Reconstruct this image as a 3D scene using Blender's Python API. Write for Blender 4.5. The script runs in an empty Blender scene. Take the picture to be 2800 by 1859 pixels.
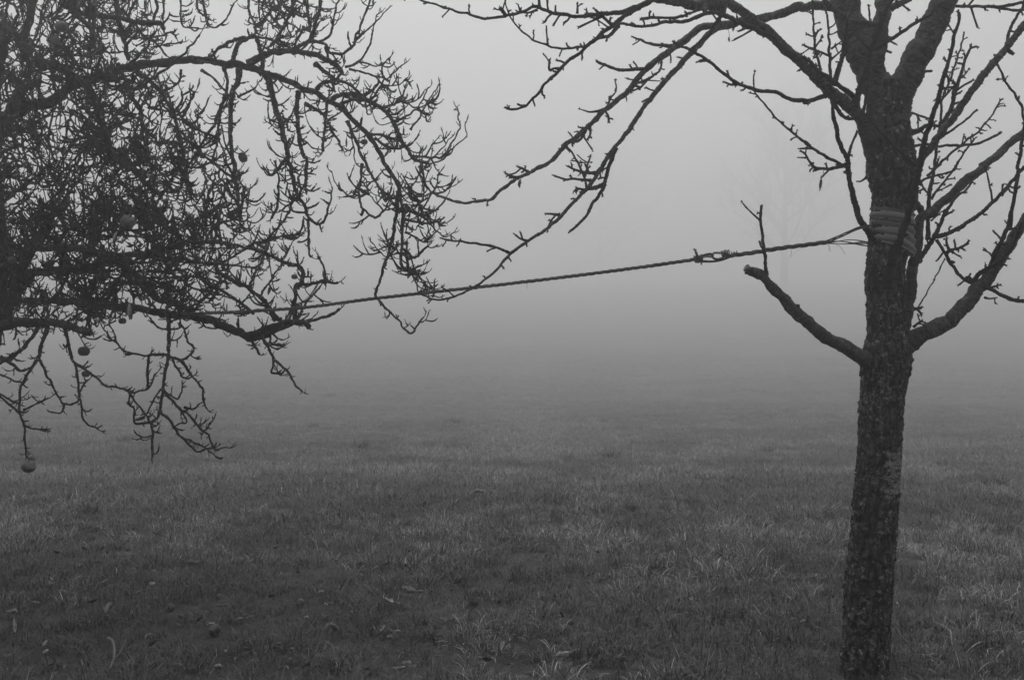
import bpy, math, random
import numpy as np
from mathutils import Vector, noise as mnoise
random.seed(7); rng = np.random.default_rng(7)
SC = bpy.context.scene; COL = SC.collection

# ------------------------------------------------------------------ camera
CAM_H = 1.6; LENS = 35.0; F = 2800 * LENS / 36.0; HORIZON = 759.0
PITCH = math.atan((929.5 - HORIZON) / F)
cam = bpy.data.cameras.new('camera'); cam.lens = LENS; cam.sensor_width = 36; cam.clip_end = 3000; cam.clip_start = 0.05
camo = bpy.data.objects.new('camera', cam); COL.objects.link(camo)
camo.location = (0, 0, CAM_H); camo.rotation_euler = (math.pi / 2 - PITCH, 0, 0); SC.camera = camo
cam.dof.use_dof = True; cam.dof.focus_distance = 4.4; cam.dof.aperture_fstop = 8.0
FWD = np.array([0, math.cos(PITCH), -math.sin(PITCH)]); UP = np.array([0, math.sin(PITCH), math.cos(PITCH)]); RT = np.array([1.0, 0, 0])
C0 = np.array([0, 0, CAM_H])
def W(x, y, d):          # photo pixel and distance -> point in the place
    return C0 + d * (FWD + (x - 1400) / F * RT + (929.5 - y) / F * UP)
def PX(p):
    v = np.asarray(p) - C0; d = v @ FWD
    return 1400 + F * (v @ RT) / d, 929.5 - F * (v @ UP) / d, d

# ------------------------------------------------------------------ sky, sun, exposure
SUN_EL, SUN_AZ = 72.0, 352.0
wd = bpy.data.worlds.new('World'); SC.world = wd; wd.use_nodes = True
nt = wd.node_tree; bgn = nt.nodes['Background']
sky = nt.nodes.new('ShaderNodeTexSky'); sky.sky_type = 'NISHITA'; sky.sun_disc = False
sky.sun_elevation = math.radians(SUN_EL); sky.sun_rotation = math.radians(SUN_AZ)
sky.dust_density = 6.0; sky.air_density = 1.0
bw = nt.nodes.new('ShaderNodeRGBToBW')
nt.links.new(sky.outputs[0], bw.inputs[0]); nt.links.new(bw.outputs[0], bgn.inputs[0]); bgn.inputs[1].default_value = 0.12
sl = bpy.data.lights.new('sun', 'SUN'); sl.energy = 1.0; sl.angle = math.radians(60); sl.color = (1, 1, 1)
so = bpy.data.objects.new('sun', sl); COL.objects.link(so)
a_, e_ = math.radians(SUN_AZ), math.radians(SUN_EL)
so.rotation_euler = Vector((math.sin(a_) * math.cos(e_), math.cos(a_) * math.cos(e_), math.sin(e_))).to_track_quat('Z', 'Y').to_euler()
SC.view_settings.view_transform = 'Standard'; SC.view_settings.look = 'None'
SC.view_settings.exposure = 0.25; SC.view_settings.gamma = 1.0; SC.view_settings.use_curve_mapping = False
cy = SC.cycles; cy.max_bounces = 8; cy.diffuse_bounces = 2; cy.glossy_bounces = 1; cy.transmission_bounces = 1
cy.volume_bounces = 5; cy.sample_clamp_indirect = 2.0; cy.use_denoising = True; cy.caustics_reflective = False; cy.caustics_refractive = False
HAZE_DENSITY, HAZE_G = 0.018, 0.75

# ------------------------------------------------------------------ materials (the photograph is black and white)
def mat(name):
    m = bpy.data.materials.new(name); m.use_nodes = True
    n = m.node_tree; b = n.nodes['Principled BSDF']; b.inputs['Specular IOR Level'].default_value = 0.12
    return m, n, b
def gray(v): return (v, v, v, 1)
def N(n, t, **kw):
    k = n.nodes.new(t)
    for a, v in kw.items(): setattr(k, a, v)
    return k
def ramp(n, src, stops):
    r = n.nodes.new('ShaderNodeValToRGB'); e = r.color_ramp.elements
    while len(e) < len(stops): e.new(0.5)
    for i, (p, v) in enumerate(stops): e[i].position = p; e[i].color = gray(v)
    n.links.new(src, r.inputs[0]); return r.outputs[0]
def noise(n, vec, scale, detail=4, rough=0.6):
    t = n.nodes.new('ShaderNodeTexNoise'); t.inputs['Scale'].default_value = scale; t.inputs['Detail'].default_value = detail; t.inputs['Roughness'].default_value = rough
    if vec is not None: n.links.new(vec, t.inputs['Vector'])
    return t.outputs['Fac']
def mixc(n, fac, a, b, mode='MIX'):
    m = n.nodes.new('ShaderNodeMix'); m.data_type = 'RGBA'; m.blend_type = mode
    if hasattr(fac, 'links'): n.links.new(fac, m.inputs[0])
    else: m.inputs[0].default_value = fac
    for i, v in ((6, a), (7, b)):
        if hasattr(v, 'links'): n.links.new(v, m.inputs[i])
        else: m.inputs[i].default_value = gray(v)
    return m.outputs[2]
def math_(n, op, a, b=None):
    m = n.nodes.new('ShaderNodeMath'); m.operation = op
    for i, v in ((0, a), (1, b)):
        if v is None: continue
        if hasattr(v, 'links'): n.links.new(v, m.inputs[i])
        else: m.inputs[i].default_value = v
    return m.outputs[0]
def bump(n, b, h, strength, dist):
    k = n.nodes.new('ShaderNodeBump'); k.inputs['Strength'].default_value = strength; k.inputs['Distance'].default_value = dist
    n.links.new(h, k.inputs['Height']); n.links.new(k.outputs[0], b.inputs['Normal'])
def bark_mat(name, lo, hi, streak, lichen, lich_col=0.2, rough=0.85, peel=False, bs=0.7):
    m, n, b = mat(name)
    at = N(n, 'ShaderNodeAttribute', attribute_name='bark'); v = at.outputs['Vector']
    mp = N(n, 'ShaderNodeMapping'); mp.inputs['Scale'].default_value = streak; n.links.new(v, mp.inputs[0])
    n1 = noise(n, mp.outputs[0], 1.0, 5, 0.65); n2 = noise(n, v, 14.0, 3, 0.6); n3 = noise(n, v, 115.0, 6, 0.72)
    base = ramp(n, n1, [(0.36, lo), (0.52, (lo + hi) / 2), (0.68, hi)])
    base = mixc(n, 0.8, base, ramp(n, n2, [(0.3, 0.45), (0.7, 1.0)]), 'MULTIPLY')
    if peel:      # bark plates parted by dark cracks
        mpc = N(n, 'ShaderNodeMapping'); mpc.inputs['Scale'].default_value = (42, 42, 15); n.links.new(v, mpc.inputs[0])
        vo = N(n, 'ShaderNodeTexVoronoi', feature='DISTANCE_TO_EDGE'); vo.inputs['Scale'].default_value = 1.0; n.links.new(mpc.outputs[0], vo.inputs[0])
        base = mixc(n, 1.0, base, ramp(n, vo.outputs['Distance'], [(0.02, 0.12), (0.16, 1.0)]), 'MULTIPLY')
    # lichen specks and crusts
    n4 = noise(n, v, 52.0, 9, 0.82)
    lm = math_(n, 'MULTIPLY', ramp(n, n4, [(0.54, 0), (0.60, 1)]), ramp(n, n2, [(0.52 - lichen * 0.3, 0), (0.66 - lichen * 0.3, 1)]))
    base = mixc(n, lm, base, lich_col)
    if peel:      # bands where the outer bark has come off, pale smooth wood beneath
        g = N(n, 'ShaderNodeNewGeometry'); sx = N(n, 'ShaderNodeSeparateXYZ'); n.links.new(g.outputs['Position'], sx.inputs[0])
        mp2 = N(n, 'ShaderNodeMapping'); mp2.inputs['Scale'].default_value = (22, 22, 85); n.links.new(v, mp2.inputs[0])
        nb = noise(n, mp2.outputs[0], 1.0, 2, 0.5)
        wx = N(n, 'ShaderNodeMapRange'); wx.inputs[1].default_value = 1.445; wx.inputs[2].default_value = 1.475; n.links.new(math_(n, 'ADD', sx.outputs[0], math_(n, 'MULTIPLY', math_(n, 'SUBTRACT', noise(n, v, 38, 3, .6), 0.5), 0.11)), wx.inputs[0])
        z1 = N(n, 'ShaderNodeMapRange'); z1.inputs[1].default_value = 0.66; z1.inputs[2].default_value = 0.74; n.links.new(sx.outputs[2], z1.inputs[0])
        z2 = N(n, 'ShaderNodeMapRange'); z2.inputs[1].default_value = 0.93; z2.inputs[2].default_value = 0.91; n.links.new(sx.outputs[2], z2.inputs[0])
        w = math_(n, 'MULTIPLY', math_(n, 'MULTIPLY', wx.outputs[0], z1.outputs[0]), z2.outputs[0])
        pm = ramp(n, math_(n, 'MULTIPLY', nb, w), [(0.435, 0), (0.465, 1)])
        base = mixc(n, pm, base, mixc(n, ramp(n, n3, [(0.4, 0), (0.62, 1)]), 0.07, 0.30))
    n.links.new(base, b.inputs['Base Color']); b.inputs['Roughness'].default_value = rough
    bump(n, b, math_(n, 'ADD', n1, math_(n, 'MULTIPLY', n3, 0.5)), bs, 0.006)
    return m
M = {}
M['cherry_trunk'] = bark_mat('cherry_trunk_bark', 0.006, 0.12, (60, 60, 20), 0.4, 0.28, peel=True)
M['cherry_limb'] = bark_mat('cherry_limb_bark', 0.01, 0.11, (45, 45, 170), 0.15, 0.16, bs=0.3)
M['cherry_twig'] = bark_mat('cherry_twig_bark', 0.006, 0.024, (30, 30, 160), 0.1, 0.05)
M['apple_limb'] = bark_mat('apple_limb_bark', 0.006, 0.036, (40, 40, 60), 0.35, 0.2)
M['apple_twig'] = bark_mat('apple_twig_bark', 0.006, 0.02, (60, 60, 60), 0.2, 0.05)
M['far_bark'] = bark_mat('far_tree_bark', 0.02, 0.04, (4, 4, 2), 0.0)

def simple(name, lo, hi, scale, rough=0.8, spec=0.25, bd=0.0, attr=None):
    m, n, b = mat(name)
    tc = N(n, 'ShaderNodeTexCoord'); nn = noise(n, tc.outputs['Object'], scale, 4, 0.6)
    c = ramp(n, nn, [(0.3, lo), (0.7, hi)])
    if attr:
        at = N(n, 'ShaderNodeAttribute', attribute_name=attr); c = mixc(n, 1.0, c, at.outputs['Color'], 'MULTIPLY')
    oi = N(n, 'ShaderNodeObjectInfo')
    c = mixc(n, 1.0, c, ramp(n, oi.outputs['Random'], [(0, 0.6), (1, 1.3)]), 'MULTIPLY')
    n.links.new(c, b.inputs['Base Color']); b.inputs['Roughness'].default_value = rough; b.inputs['Specular IOR Level'].default_value = spec
    if bd: bump(n, b, nn, 0.5, bd)
    return m
M['rope'] = simple('rope_twine', 0.025, 0.09, 60, 0.6, 0.3, 0.001)
M['apple'] = simple('apple_skin', 0.014, 0.04, 22, 0.5, 0.3, 0.002)
M['pale_apple'] = simple('pale_apple_skin', 0.05, 0.12, 18, 0.5, 0.3, 0.002)
M['rotten'] = simple('rotten_apple_skin', 0.02, 0.12, 50, 0.6, 0.3, 0.003)
M['leaf'] = simple('dead_leaf', 0.07, 0.32, 30, 0.6, 0.4, 0.002)
M['dark_leaf'] = simple('dark_dead_leaf', 0.008, 0.025, 30, 0.7, 0.3, 0.002)
M['stick'] = simple('bare_stick', 0.05, 0.12, 40, 0.8, 0.2, 0.001)
M['grass'] = simple('grass_blades', 0.75, 1.0, 3.0, 0.6, 0.2, attr='tint')

def sleeve_mat():
    m, n, b = mat('perforated_plastic')
    at = N(n, 'ShaderNodeAttribute', attribute_name='bark'); sx = N(n, 'ShaderNodeSeparateXYZ'); n.links.new(at.outputs['Vector'], sx.inputs[0])
    cb = N(n, 'ShaderNodeCombineXYZ'); n.links.new(sx.outputs[0], cb.inputs[0]); n.links.new(sx.outputs[2], cb.inputs[1])
    vo = N(n, 'ShaderNodeTexVoronoi'); vo.inputs['Scale'].default_value = 190; vo.inputs['Randomness'].default_value = 0.6; n.links.new(cb.outputs[0], vo.inputs[0])
    spots = ramp(n, vo.outputs['Distance'], [(0.26, 0), (0.36, 1)])
    msk = ramp(n, sx.outputs[1], [(0.3, 1), (0.45, 0)])       # y holds the rib height: holes only in the flat bands
    col = mixc(n, msk, 0.2, mixc(n, spots, 0.006, 0.38))
    nz = noise(n, at.outputs['Vector'], 20, 4)
    col = mixc(n, 0.7, col, ramp(n, nz, [(0.3, 0.5), (0.7, 1)]), 'MULTIPLY')
    n.links.new(col, b.inputs['Base Color']); b.inputs['Roughness'].default_value = 0.55
    return m
M['sleeve'] = sleeve_mat()

def ground_mat():
    m, n, b = mat('meadow_ground')
    g = N(n, 'ShaderNodeNewGeometry'); v = g.outputs['Position']
    n1 = noise(n, v, 0.5, 5, 0.65); n2 = noise(n, v, 9, 6, 0.75)
    c = mixc(n, ramp(n, n1, [(0.35, 0), (0.65, 1)]), 0.022, 0.085); c = mixc(n, 0.8, c, ramp(n, n2, [(0.3, 0.3), (0.7, 1.1)]), 'MULTIPLY')
    n.links.new(c, b.inputs['Base Color']); b.inputs['Roughness'].default_value = 0.95; b.inputs['Specular IOR Level'].default_value = 0.1
    bump(n, b, n2, 0.8, 0.05)
    return m
M['ground'] = ground_mat()

# ------------------------------------------------------------------ mesh helpers
class MB:
    def __init__(s): s.v = []; s.f = []; s.a = []; s.q = []; s.n = 0
    def add(s, V, Fc, A=None):
        V = np.asarray(V, float); s.v.append(V); s.a.append(np.zeros_like(V) if A is None else np.asarray(A, float))
        if isinstance(Fc, np.ndarray): s.q.append(Fc + s.n)
        else: s.f.extend([tuple(i + s.n for i in f) for f in Fc])
        s.n += len(V)
    def tube(s, P, R, sides=6, jit=0.0, capend=True, fine=0.0, fscale=40.0, seed=0.0):
        P = np.asarray(P, float); R = np.asarray(R, float); n = len(P)
        if n < 2: return
        T = np.gradient(P, axis=0); T /= (np.linalg.norm(T, axis=1)[:, None] + 1e-9)
        ref = np.array([0.0, -1.0, 0.05]) if abs(T[0][1]) < 0.9 else np.array([1.0, 0, 0])
        U = np.empty_like(P); u = ref - T[0] * (ref @ T[0]); u /= np.linalg.norm(u)
        for i in range(n):
            u = u - T[i] * (u @ T[i]); u /= (np.linalg.norm(u) + 1e-9); U[i] = u
        Vv = np.cross(T, U)
        th = np.arange(sides) * 2 * math.pi / sides
        rad = R[:, None] * np.ones((1, sides))
        if jit: rad = rad * (1 + rng.normal(0, jit, (n, sides)).clip(-2 * jit, 2.4 * jit))
        L = np.concatenate([[0], np.cumsum(np.linalg.norm(np.diff(P, axis=0), axis=1))])
        cx, sy = np.cos(th), np.sin(th)
        if fine:
            for i in range(n):
                for j in range(sides):
                    q = Vector((cx[j] * R[i] * fscale, sy[j] * R[i] * fscale, (L[i] + seed) * fscale * 0.5))
                    rad[i, j] += fine * (mnoise.noise(q) + 0.6 * mnoise.noise(q * 2.7) + 0.5 * abs(mnoise.noise(q * 6.1)))
        V = P[:, None, :] + rad[:, :, None] * (cx[None, :, None] * U[:, None, :] + sy[None, :, None] * Vv[:, None, :])
        A = np.stack([cx[None, :] * R[:, None], sy[None, :] * R[:, None], np.repeat(L[:, None] + seed, sides, 1)], -1)
        ii, jj = np.meshgrid(np.arange(n - 1), np.arange(sides), indexing='ij'); kk = (jj + 1) % sides
        n0 = s.n; s.add(V.reshape(-1, 3), np.stack([ii * sides + jj, ii * sides + kk, (ii + 1) * sides + kk, (ii + 1) * sides + jj], -1).reshape(-1, 4), A.reshape(-1, 3))
        if capend and sides > 4:
            s.f.append(tuple(range(n0 + (n - 1) * sides, n0 + n * sides))); s.f.append(tuple(reversed(range(n0, n0 + sides))))
        elif capend:
            s.q.append(np.array([[n0 + (n - 1) * sides + k for k in range(4)]])) if sides == 4 else None
    def bud(s, p, d, L, r):
        d = np.asarray(d) / (np.linalg.norm(d) + 1e-9); a = np.cross(d, [0.3, 0.8, 0.5]); a /= np.linalg.norm(a) + 1e-9; b = np.cross(d, a)
        t = np.array([0, 1.57, 3.14, 4.71])
        V = np.vstack([p, p + d * L * 0.4 + r * (np.cos(t)[:, None] * a + np.sin(t)[:, None] * b), p + d * L, p + d * L])
        s.add(V, np.array([(0, 2, 1, 0), (0, 3, 2, 0), (0, 4, 3, 0), (0, 1, 4, 0)])[:0].reshape(0, 4), V * 1.0); n0 = s.n - 7
        s.f.extend([(n0, n0 + 2, n0 + 1), (n0, n0 + 3, n0 + 2), (n0, n0 + 4, n0 + 3), (n0, n0 + 1, n0 + 4), (n0 + 5, n0 + 1, n0 + 2), (n0 + 5, n0 + 2, n0 + 3), (n0 + 5, n0 + 3, n0 + 4), (n0 + 5, n0 + 4, n0 + 1)])
    def build(s, name, m, parent=None, smooth=False, origin=None):
        me = bpy.data.meshes.new(name)
        V = np.concatenate(s.v) if s.v else np.zeros((0, 3))
        if origin is not None: V = V - np.asarray(origin)
        q = np.concatenate(s.q) if s.q else np.zeros((0, 4), int); ls = [len(f) for f in s.f]
        loops = np.concatenate([q.ravel(), np.fromiter((i for f in s.f for i in f), int, sum(ls))]).astype(np.int32); tot = np.concatenate([np.full(len(q), 4), np.array(ls, int)]).astype(np.int32)
        me.vertices.add(len(V)); me.vertices.foreach_set('co', V.ravel().astype(np.float32)); me.loops.add(len(loops)); me.loops.foreach_set('vertex_index', loops); me.polygons.add(len(tot))
        me.polygons.foreach_set('loop_start', np.concatenate([[0], np.cumsum(tot)[:-1]]).astype(np.int32)); me.update(calc_edges=True)
        at = me.attributes.new('bark', 'FLOAT_VECTOR', 'POINT'); at.data.foreach_set('vector', np.concatenate(s.a).ravel().astype(np.float32))
        if smooth: me.polygons.foreach_set('use_smooth', np.ones(len(me.polygons), bool))
        me.materials.append(m)
        o = bpy.data.objects.new(name, me); COL.objects.link(o)
        if origin is not None: o.location = Vector(origin)
        if parent is not None: o.parent = parent
        return o
def tag(o, label=None, cat=None, group=None, kind=None):
    if label: o['label'] = label
    if cat: o['category'] = cat
    if group: o['group'] = group
    if kind: o['kind'] = kind
    return o
def empty(name, loc):
    o = bpy.data.objects.new(name, None); COL.objects.link(o); o.location = Vector(loc); o.empty_display_size = 0.1
    return o
def catmull(P, step):
    P = np.asarray(P, float)
    if len(P) == 2: Q = np.vstack([2 * P[0] - P[1], P, 2 * P[-1] - P[-2]])
    else: Q = np.vstack([2 * P[0] - P[1], P, 2 * P[-1] - P[-2]])
    out = []
    for i in range(1, len(Q) - 2):
        a, b, c, d = Q[i - 1], Q[i], Q[i + 1], Q[i + 2]
        k = max(2, int(np.linalg.norm((c - b)[:2]) / step))
        for t in np.linspace(0, 1, k, endpoint=False):
            out.append(0.5 * (2 * b + (c - a) * t + (2 * a - 5 * b + 4 * c - d) * t * t + (3 * b - a - 3 * c + d) * t ** 3))
    out.append(P[-1]); return np.array(out)

# ------------------------------------------------------------------ ground
DIP_Y = [-60, 5.5, 7.5, 10, 13, 17, 26, 37, 54, 75, 105, 140, 180, 340]; DIP_Z = [0, 0, -.1, -.38, -.76, -1.22, -2.15, -3.0, -3.65, -3.6, -2.6, -.8, .4, 2.0]   # the meadow dips and rises again
def gz(x, y):
    r = math.hypot(x, y)
    z = 0.035 * mnoise.noise(Vector((x * 0.9, y * 0.9, 1.3))) + 0.02 * mnoise.noise(Vector((x * 2.3, y * 2.3, 4.3)))
    f = min(1.0, max(0.0, (r - 6) / 30)); z += f * (0.2 * mnoise.noise(Vector((x * 0.13, y * 0.13, 7.7))) + 0.1 * mnoise.noise(Vector((x * 0.2, y * 0.4, 3.7)))) + float(np.interp(y, DIP_Y, DIP_Z))
    return z
def make_ground():
    ys = np.concatenate([np.arange(-40, 0, 2.0), np.arange(0, 16, 0.14), 16 * 1.05 ** np.arange(0, 70)]); ys = ys[ys < 340]
    t = np.linspace(-1, 1, 121); V = []; nx = len(t)
    for y in ys:
        w = 30 + max(0, y) * 0.9
        for a in t: x = (0.22 * a + 0.78 * a ** 3) * w; V.append((x, y, gz(x, y)))
    fc = [(i * nx + j, i * nx + j + 1, (i + 1) * nx + j + 1, (i + 1) * nx + j) for i in range(len(ys) - 1) for j in range(nx - 1)]
    mb = MB(); mb.add(V, fc); o = mb.build('ground', M['ground'], smooth=True); tag(o, kind='structure', label='level meadow ground fading into the mist', cat='ground')
make_ground()
def on_ground(sx, sy, h=0.0):
    v = FWD + (sx - 1400) / F * RT + (929.5 - sy) / F * UP
    p = C0 + v * ((CAM_H - h) / -v[2])
    for k in np.arange(2.0, 90.0, 0.05):
        q_ = C0 + v * k
        if q_[2] < gz(q_[0], q_[1]) + h: p = q_; break
    return np.array([p[0], p[1], gz(p[0], p[1])])

# regions of the photograph in which the traces below were measured: x0, y0, scale
RG = dict(R1=(2200, 0, 3.408), R2=(2200, 460, 3.408), R3=(2200, 920, 3.408), R4=(2200, 1380, 3.273), R5=(1600, 0, 3.634), R6=(1100, 0, 3.647),
          R7=(1100, 400, 3.408), R8=(1650, 400, 3.149), L1=(0, 0, 3.408), L2=(550, 0, 3.374), L3=(0, 430, 3.337), L4=(550, 430, 3.136),
          L5=(0, 850, 3.337), L6=(550, 850, 2.486), L7=(0, 1350, 2.624), L8=(900, 1350, 2.624), S=(0, 0, 1.0))
def T(s):                # 'R1 10,20 30,40 R2 5,6' -> list of photo pixels
    out = []; r = RG['S']
    for k in s.split():
        if k in RG: r = RG[k]
        else:
            x, y = k.split(','); out.append((r[0] + float(x) / r[2], r[1] + float(y) / r[2]))
    return out

def wob(P, R, amp, lam, collar=0.35, swell=0.08):
    L = np.concatenate([[0], np.cumsum(np.linalg.norm(np.diff(P, axis=0), axis=1))]); o = random.uniform(0, 90); P = P.copy(); R = R.copy()
    f = np.clip(L / (3 * lam), 0, 1)
    for i in range(len(P)):
        t = L[i] / lam; k = f[i] * amp
        P[i] += k * np.array([mnoise.noise(Vector((t, o, 1.5))), mnoise.noise(Vector((t, o, 5.5))), mnoise.noise(Vector((t, o, 9.5)))])
        R[i] *= 1 + swell * (mnoise.noise(Vector((t * 1.3, o, 20.5))) + .6 * mnoise.noise(Vector((t * 3.1, o, 26.5)))) + collar * math.exp(-L[i] / (1.6 * R[0] + 1e-4))
    return P, R
class Tree:
    def __init__(s, root, seed): s.root = root; s.pts = []; s.rows = []; s.seed = seed
    def depth_at(s, x, y):
        best = None
        for (q, rad) in s.pts:
            k = np.hypot(q[:, 0] - x, q[:, 1] - y).argmin(); dd = math.hypot(q[k, 0] - x, q[k, 1] - y) - rad
            if best is None or dd < best[0]: best = (dd, q[k, 2])
        return best[1] if best and best[0] < 30 else None
    def trace(s, spec, r0, r1, d0=None, d1=None, drift=0.22, step=5.0):
        px = T(spec) if isinstance(spec, str) else spec
        if d0 is None:
            d0 = s.depth_at(*px[0])
            if d0 is None: d0 = s.base
        Ls = np.concatenate([[0], np.cumsum([math.hypot(px[i + 1][0] - px[i][0], px[i + 1][1] - px[i][1]) for i in range(len(px) - 1)])])
        if d1 is None: d1 = d0 + random.uniform(-1, 1) * drift * Ls[-1] / F * d0 * 2.2
        f = Ls / Ls[-1]; ph = random.uniform(0, 6.28); am = 0.02 * Ls[-1] / F * d0
        q = np.array([(p[0], p[1], d0 + (d1 - d0) * t + am * (math.sin(ph + 5 * t) - math.sin(ph))) for p, t in zip(px, f)])
        q = catmull(q, step); s.pts.append((q, r0))
        L = np.concatenate([[0], np.cumsum(np.hypot(np.diff(q[:, 0]), np.diff(q[:, 1])))]); L /= L[-1]
        P = np.array([W(*k) for k in q]); R = (r0 + (r1 - r0) * L ** 0.85) * q[:, 2] / F
        return P, R

def spur(mb, p, d, L, r, lev, upw=0.35, seg=4):
    n = max(3, int(seg + L * 40)); P = [p]; d = np.asarray(d, float); d /= np.linalg.norm(d) + 1e-9
    for i in range(n):
        d = d + np.array([0, 0, upw]) * (0.75 if i > 1 else 0.1) + rng.normal(0, 0.13, 3); d /= np.linalg.norm(d)
        P.append(P[-1] + d * L / n)
    P = np.array(P); R = r * (1.1 - 0.4 * np.linspace(0, 1, len(P))) * (1 + rng.normal(0, 0.16, len(P))); R[-1] *= 0.5; R[-2] *= 1.15
    mb.tube(P, R, 4 if r < 0.0035 else 5, 0.1)
    if lev > 0:
        for _ in range(1 + (random.random() < 0.35)):
            k = random.randint(1, len(P) - 2); e = (P[k + 1] - P[k]); e = e / np.linalg.norm(e) + rng.normal(0, 0.75, 3)
            spur(mb, P[k], e, L * random.uniform(0.35, 0.7), r * 0.85, lev - 1, upw)
    if random.random() < 0.55: mb.bud(P[-1], d + rng.normal(0, 0.3, 3), random.uniform(0.006, 0.011), r * 0.95)
SPURS = {}
def spur_bank():
    for cls, el in (('down', -0.75), ('side', -0.1), ('up', 0.6)):
        for size in (0, 1, 2):
            SPURS[cls, size] = []
            for k in range(26):
                mb = MB(); L = (0.028, 0.055, 0.095)[size] * random.uniform(.8, 1.25)
                spur(mb, np.zeros(3), np.array([math.cos(el), 0, math.sin(el)]) + rng.normal(0, .15, 3), L, random.uniform(.003, .0043), (0, 1, 1)[size], 0.34 if size else .2)
                SPURS[cls, size].append((np.concatenate(mb.v), np.concatenate(mb.q), np.array([f for f in mb.f if len(f) == 3], int).reshape(-1, 3), np.concatenate(mb.a)))
spur_bank()
def put_spur(mb, p, az, el, size, sc):
    cls = 'down' if el < -0.45 else ('up' if el > 0.35 else 'side'); V, q, t, A = random.choice(SPURS[cls, size])
    c, s_ = math.cos(az) * sc, math.sin(az) * sc; X = np.stack([V[:, 0] * c - V[:, 1] * s_, V[:, 0] * s_ + V[:, 1] * c, V[:, 2] * sc], 1) + p
    n0 = mb.n; mb.add(X, q, A + random.random() * 5); mb.f.extend(map(tuple, (t + n0).tolist()))
def spurs_along(mb, P, R, spacing, lmin, lmax, start=0.05, lev=1, upw=0.35, rscale=0.75):
    seg = np.linalg.norm(np.diff(P, axis=0), axis=1); L = np.concatenate([[0], np.cumsum(seg)]); tot = L[-1]; x = tot * start + random.random() * spacing
    big = lmax > 0.05
    while x < tot:
        k = max(1, min(np.searchsorted(L, x), len(P) - 1)); t = P[k] - P[k - 1]; t /= np.linalg.norm(t) + 1e-9
        a = rng.normal(0, 1, 3); a -= t * (a @ t); a /= np.linalg.norm(a); d = a + t * random.uniform(0.0, 0.7); d /= np.linalg.norm(d)
        u = random.random(); size = (0 if u < .45 else 1 if u < .82 else 2) if big else (0 if u < .75 else 1)
        put_spur(mb, P[k], math.atan2(d[1], d[0]), math.asin(max(-1, min(1, d[2]))), size, random.uniform(.55, 1.45) * min(1.0, lmax / .055 if not big else 1))
        x += spacing * min(3.5, random.expovariate(1) + .1)
    d = P[-1] - P[-2]; d /= np.linalg.norm(d) + 1e-9; put_spur(mb, P[-1], math.atan2(d[1], d[0]), math.asin(max(-1, min(1, d[2]))), 1, .8)

# ------------------------------------------------------------------ cherry tree (right)
D_CH = 4.0
cherry = empty('cherry_tree', W(2360, 1850, D_CH)); COFF = np.array(cherry.location)
tag(cherry, 'young cherry tree with dark flaking bark, plastic sleeve and forked trunk at right', 'tree')
CH = Tree(cherry, 11); CH.base = D_CH
def part(mb, name, m, parent, off, smooth=True):
    o = mb.build(name, m, None, smooth); o.parent = parent
    o.location = Vector(-np.asarray(off)) if off is not None else o.location
    return o
# main trunk from its two outlines: y, left x, right x
TR = [(1930, 2286, 2424), (1850, 2294, 2427), (1685, 2309, 2434), (1594, 2309, 2440), (1502, 2323, 2446), (1380, 2334, 2454), (1331, 2339, 2458), (1213, 2348, 2463),
      (1125, 2351, 2468), (1067, 2354, 2474), (1023, 2356, 2484), (990, 2354, 2491), (955, 2362, 2492), (920, 2372, 2487), (870, 2372, 2480), (820, 2371, 2474), (771, 2366, 2472),
      (724, 2370, 2473), (665, 2376, 2480), (600, 2382, 2490), (548, 2387, 2498), (519, 2384, 2502), (460, 2372, 2504), (396, 2380, 2495), (352, 2386, 2487), (300, 2380, 2480), (255, 2384, 2478), (225, 2400, 2466)]
q = catmull(np.array([((l + r) / 2, y, (r - l) / 2) for y, l, r in TR]), 3.0)
mb = MB(); P = np.array([W(a, b, D_CH) for a, b, c in q]); R = q[:, 2] * D_CH / F
mb.tube(P, R * 0.965, 72, 0.014, True, 0.0075, 66.0)
trunk = part(mb, 'trunk', M['cherry_trunk'], cherry, COFF)
CH.pts.append((np.array([(a, b, D_CH) for a, b, c in q]), 55))
# bark flakes standing off the trunk
FL = T('R3 990,360 1005,355 960,440 900,770 495,810 470,1280 470,1420 R4 410,170 845,450 350,700 415,250 775,1100 360,800 435,20 815,330')
for k, (x, y) in enumerate(FL):
    i = np.abs(q[:, 1] - y).argmin(); side = 1 if x > q[i, 0] else -1
    c = W(q[i, 0] + side * q[i, 2] * .965, y, D_CH); mb = MB(); w, h = random.uniform(.004, .008), random.uniform(.006, .014); t = 0.003
    V = []
    for a, b_ in ((-w, -h), (w * .8, -h * .7), (w * 1.1, h * .4), (-w * .3, h)):
        for dy in (-t - w * .4, t): V.append(c + np.array([a + side * .004 * random.random(), dy + random.uniform(-.003, .003), b_]))
    mb.add(V, [(0, 2, 4, 6), (7, 5, 3, 1), (0, 1, 3, 2), (2, 3, 5, 4), (4, 5, 7, 6), (6, 7, 1, 0)], np.array(V))
    o = mb.build('bark_flake', M['cherry_trunk']); o.parent = trunk

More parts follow.
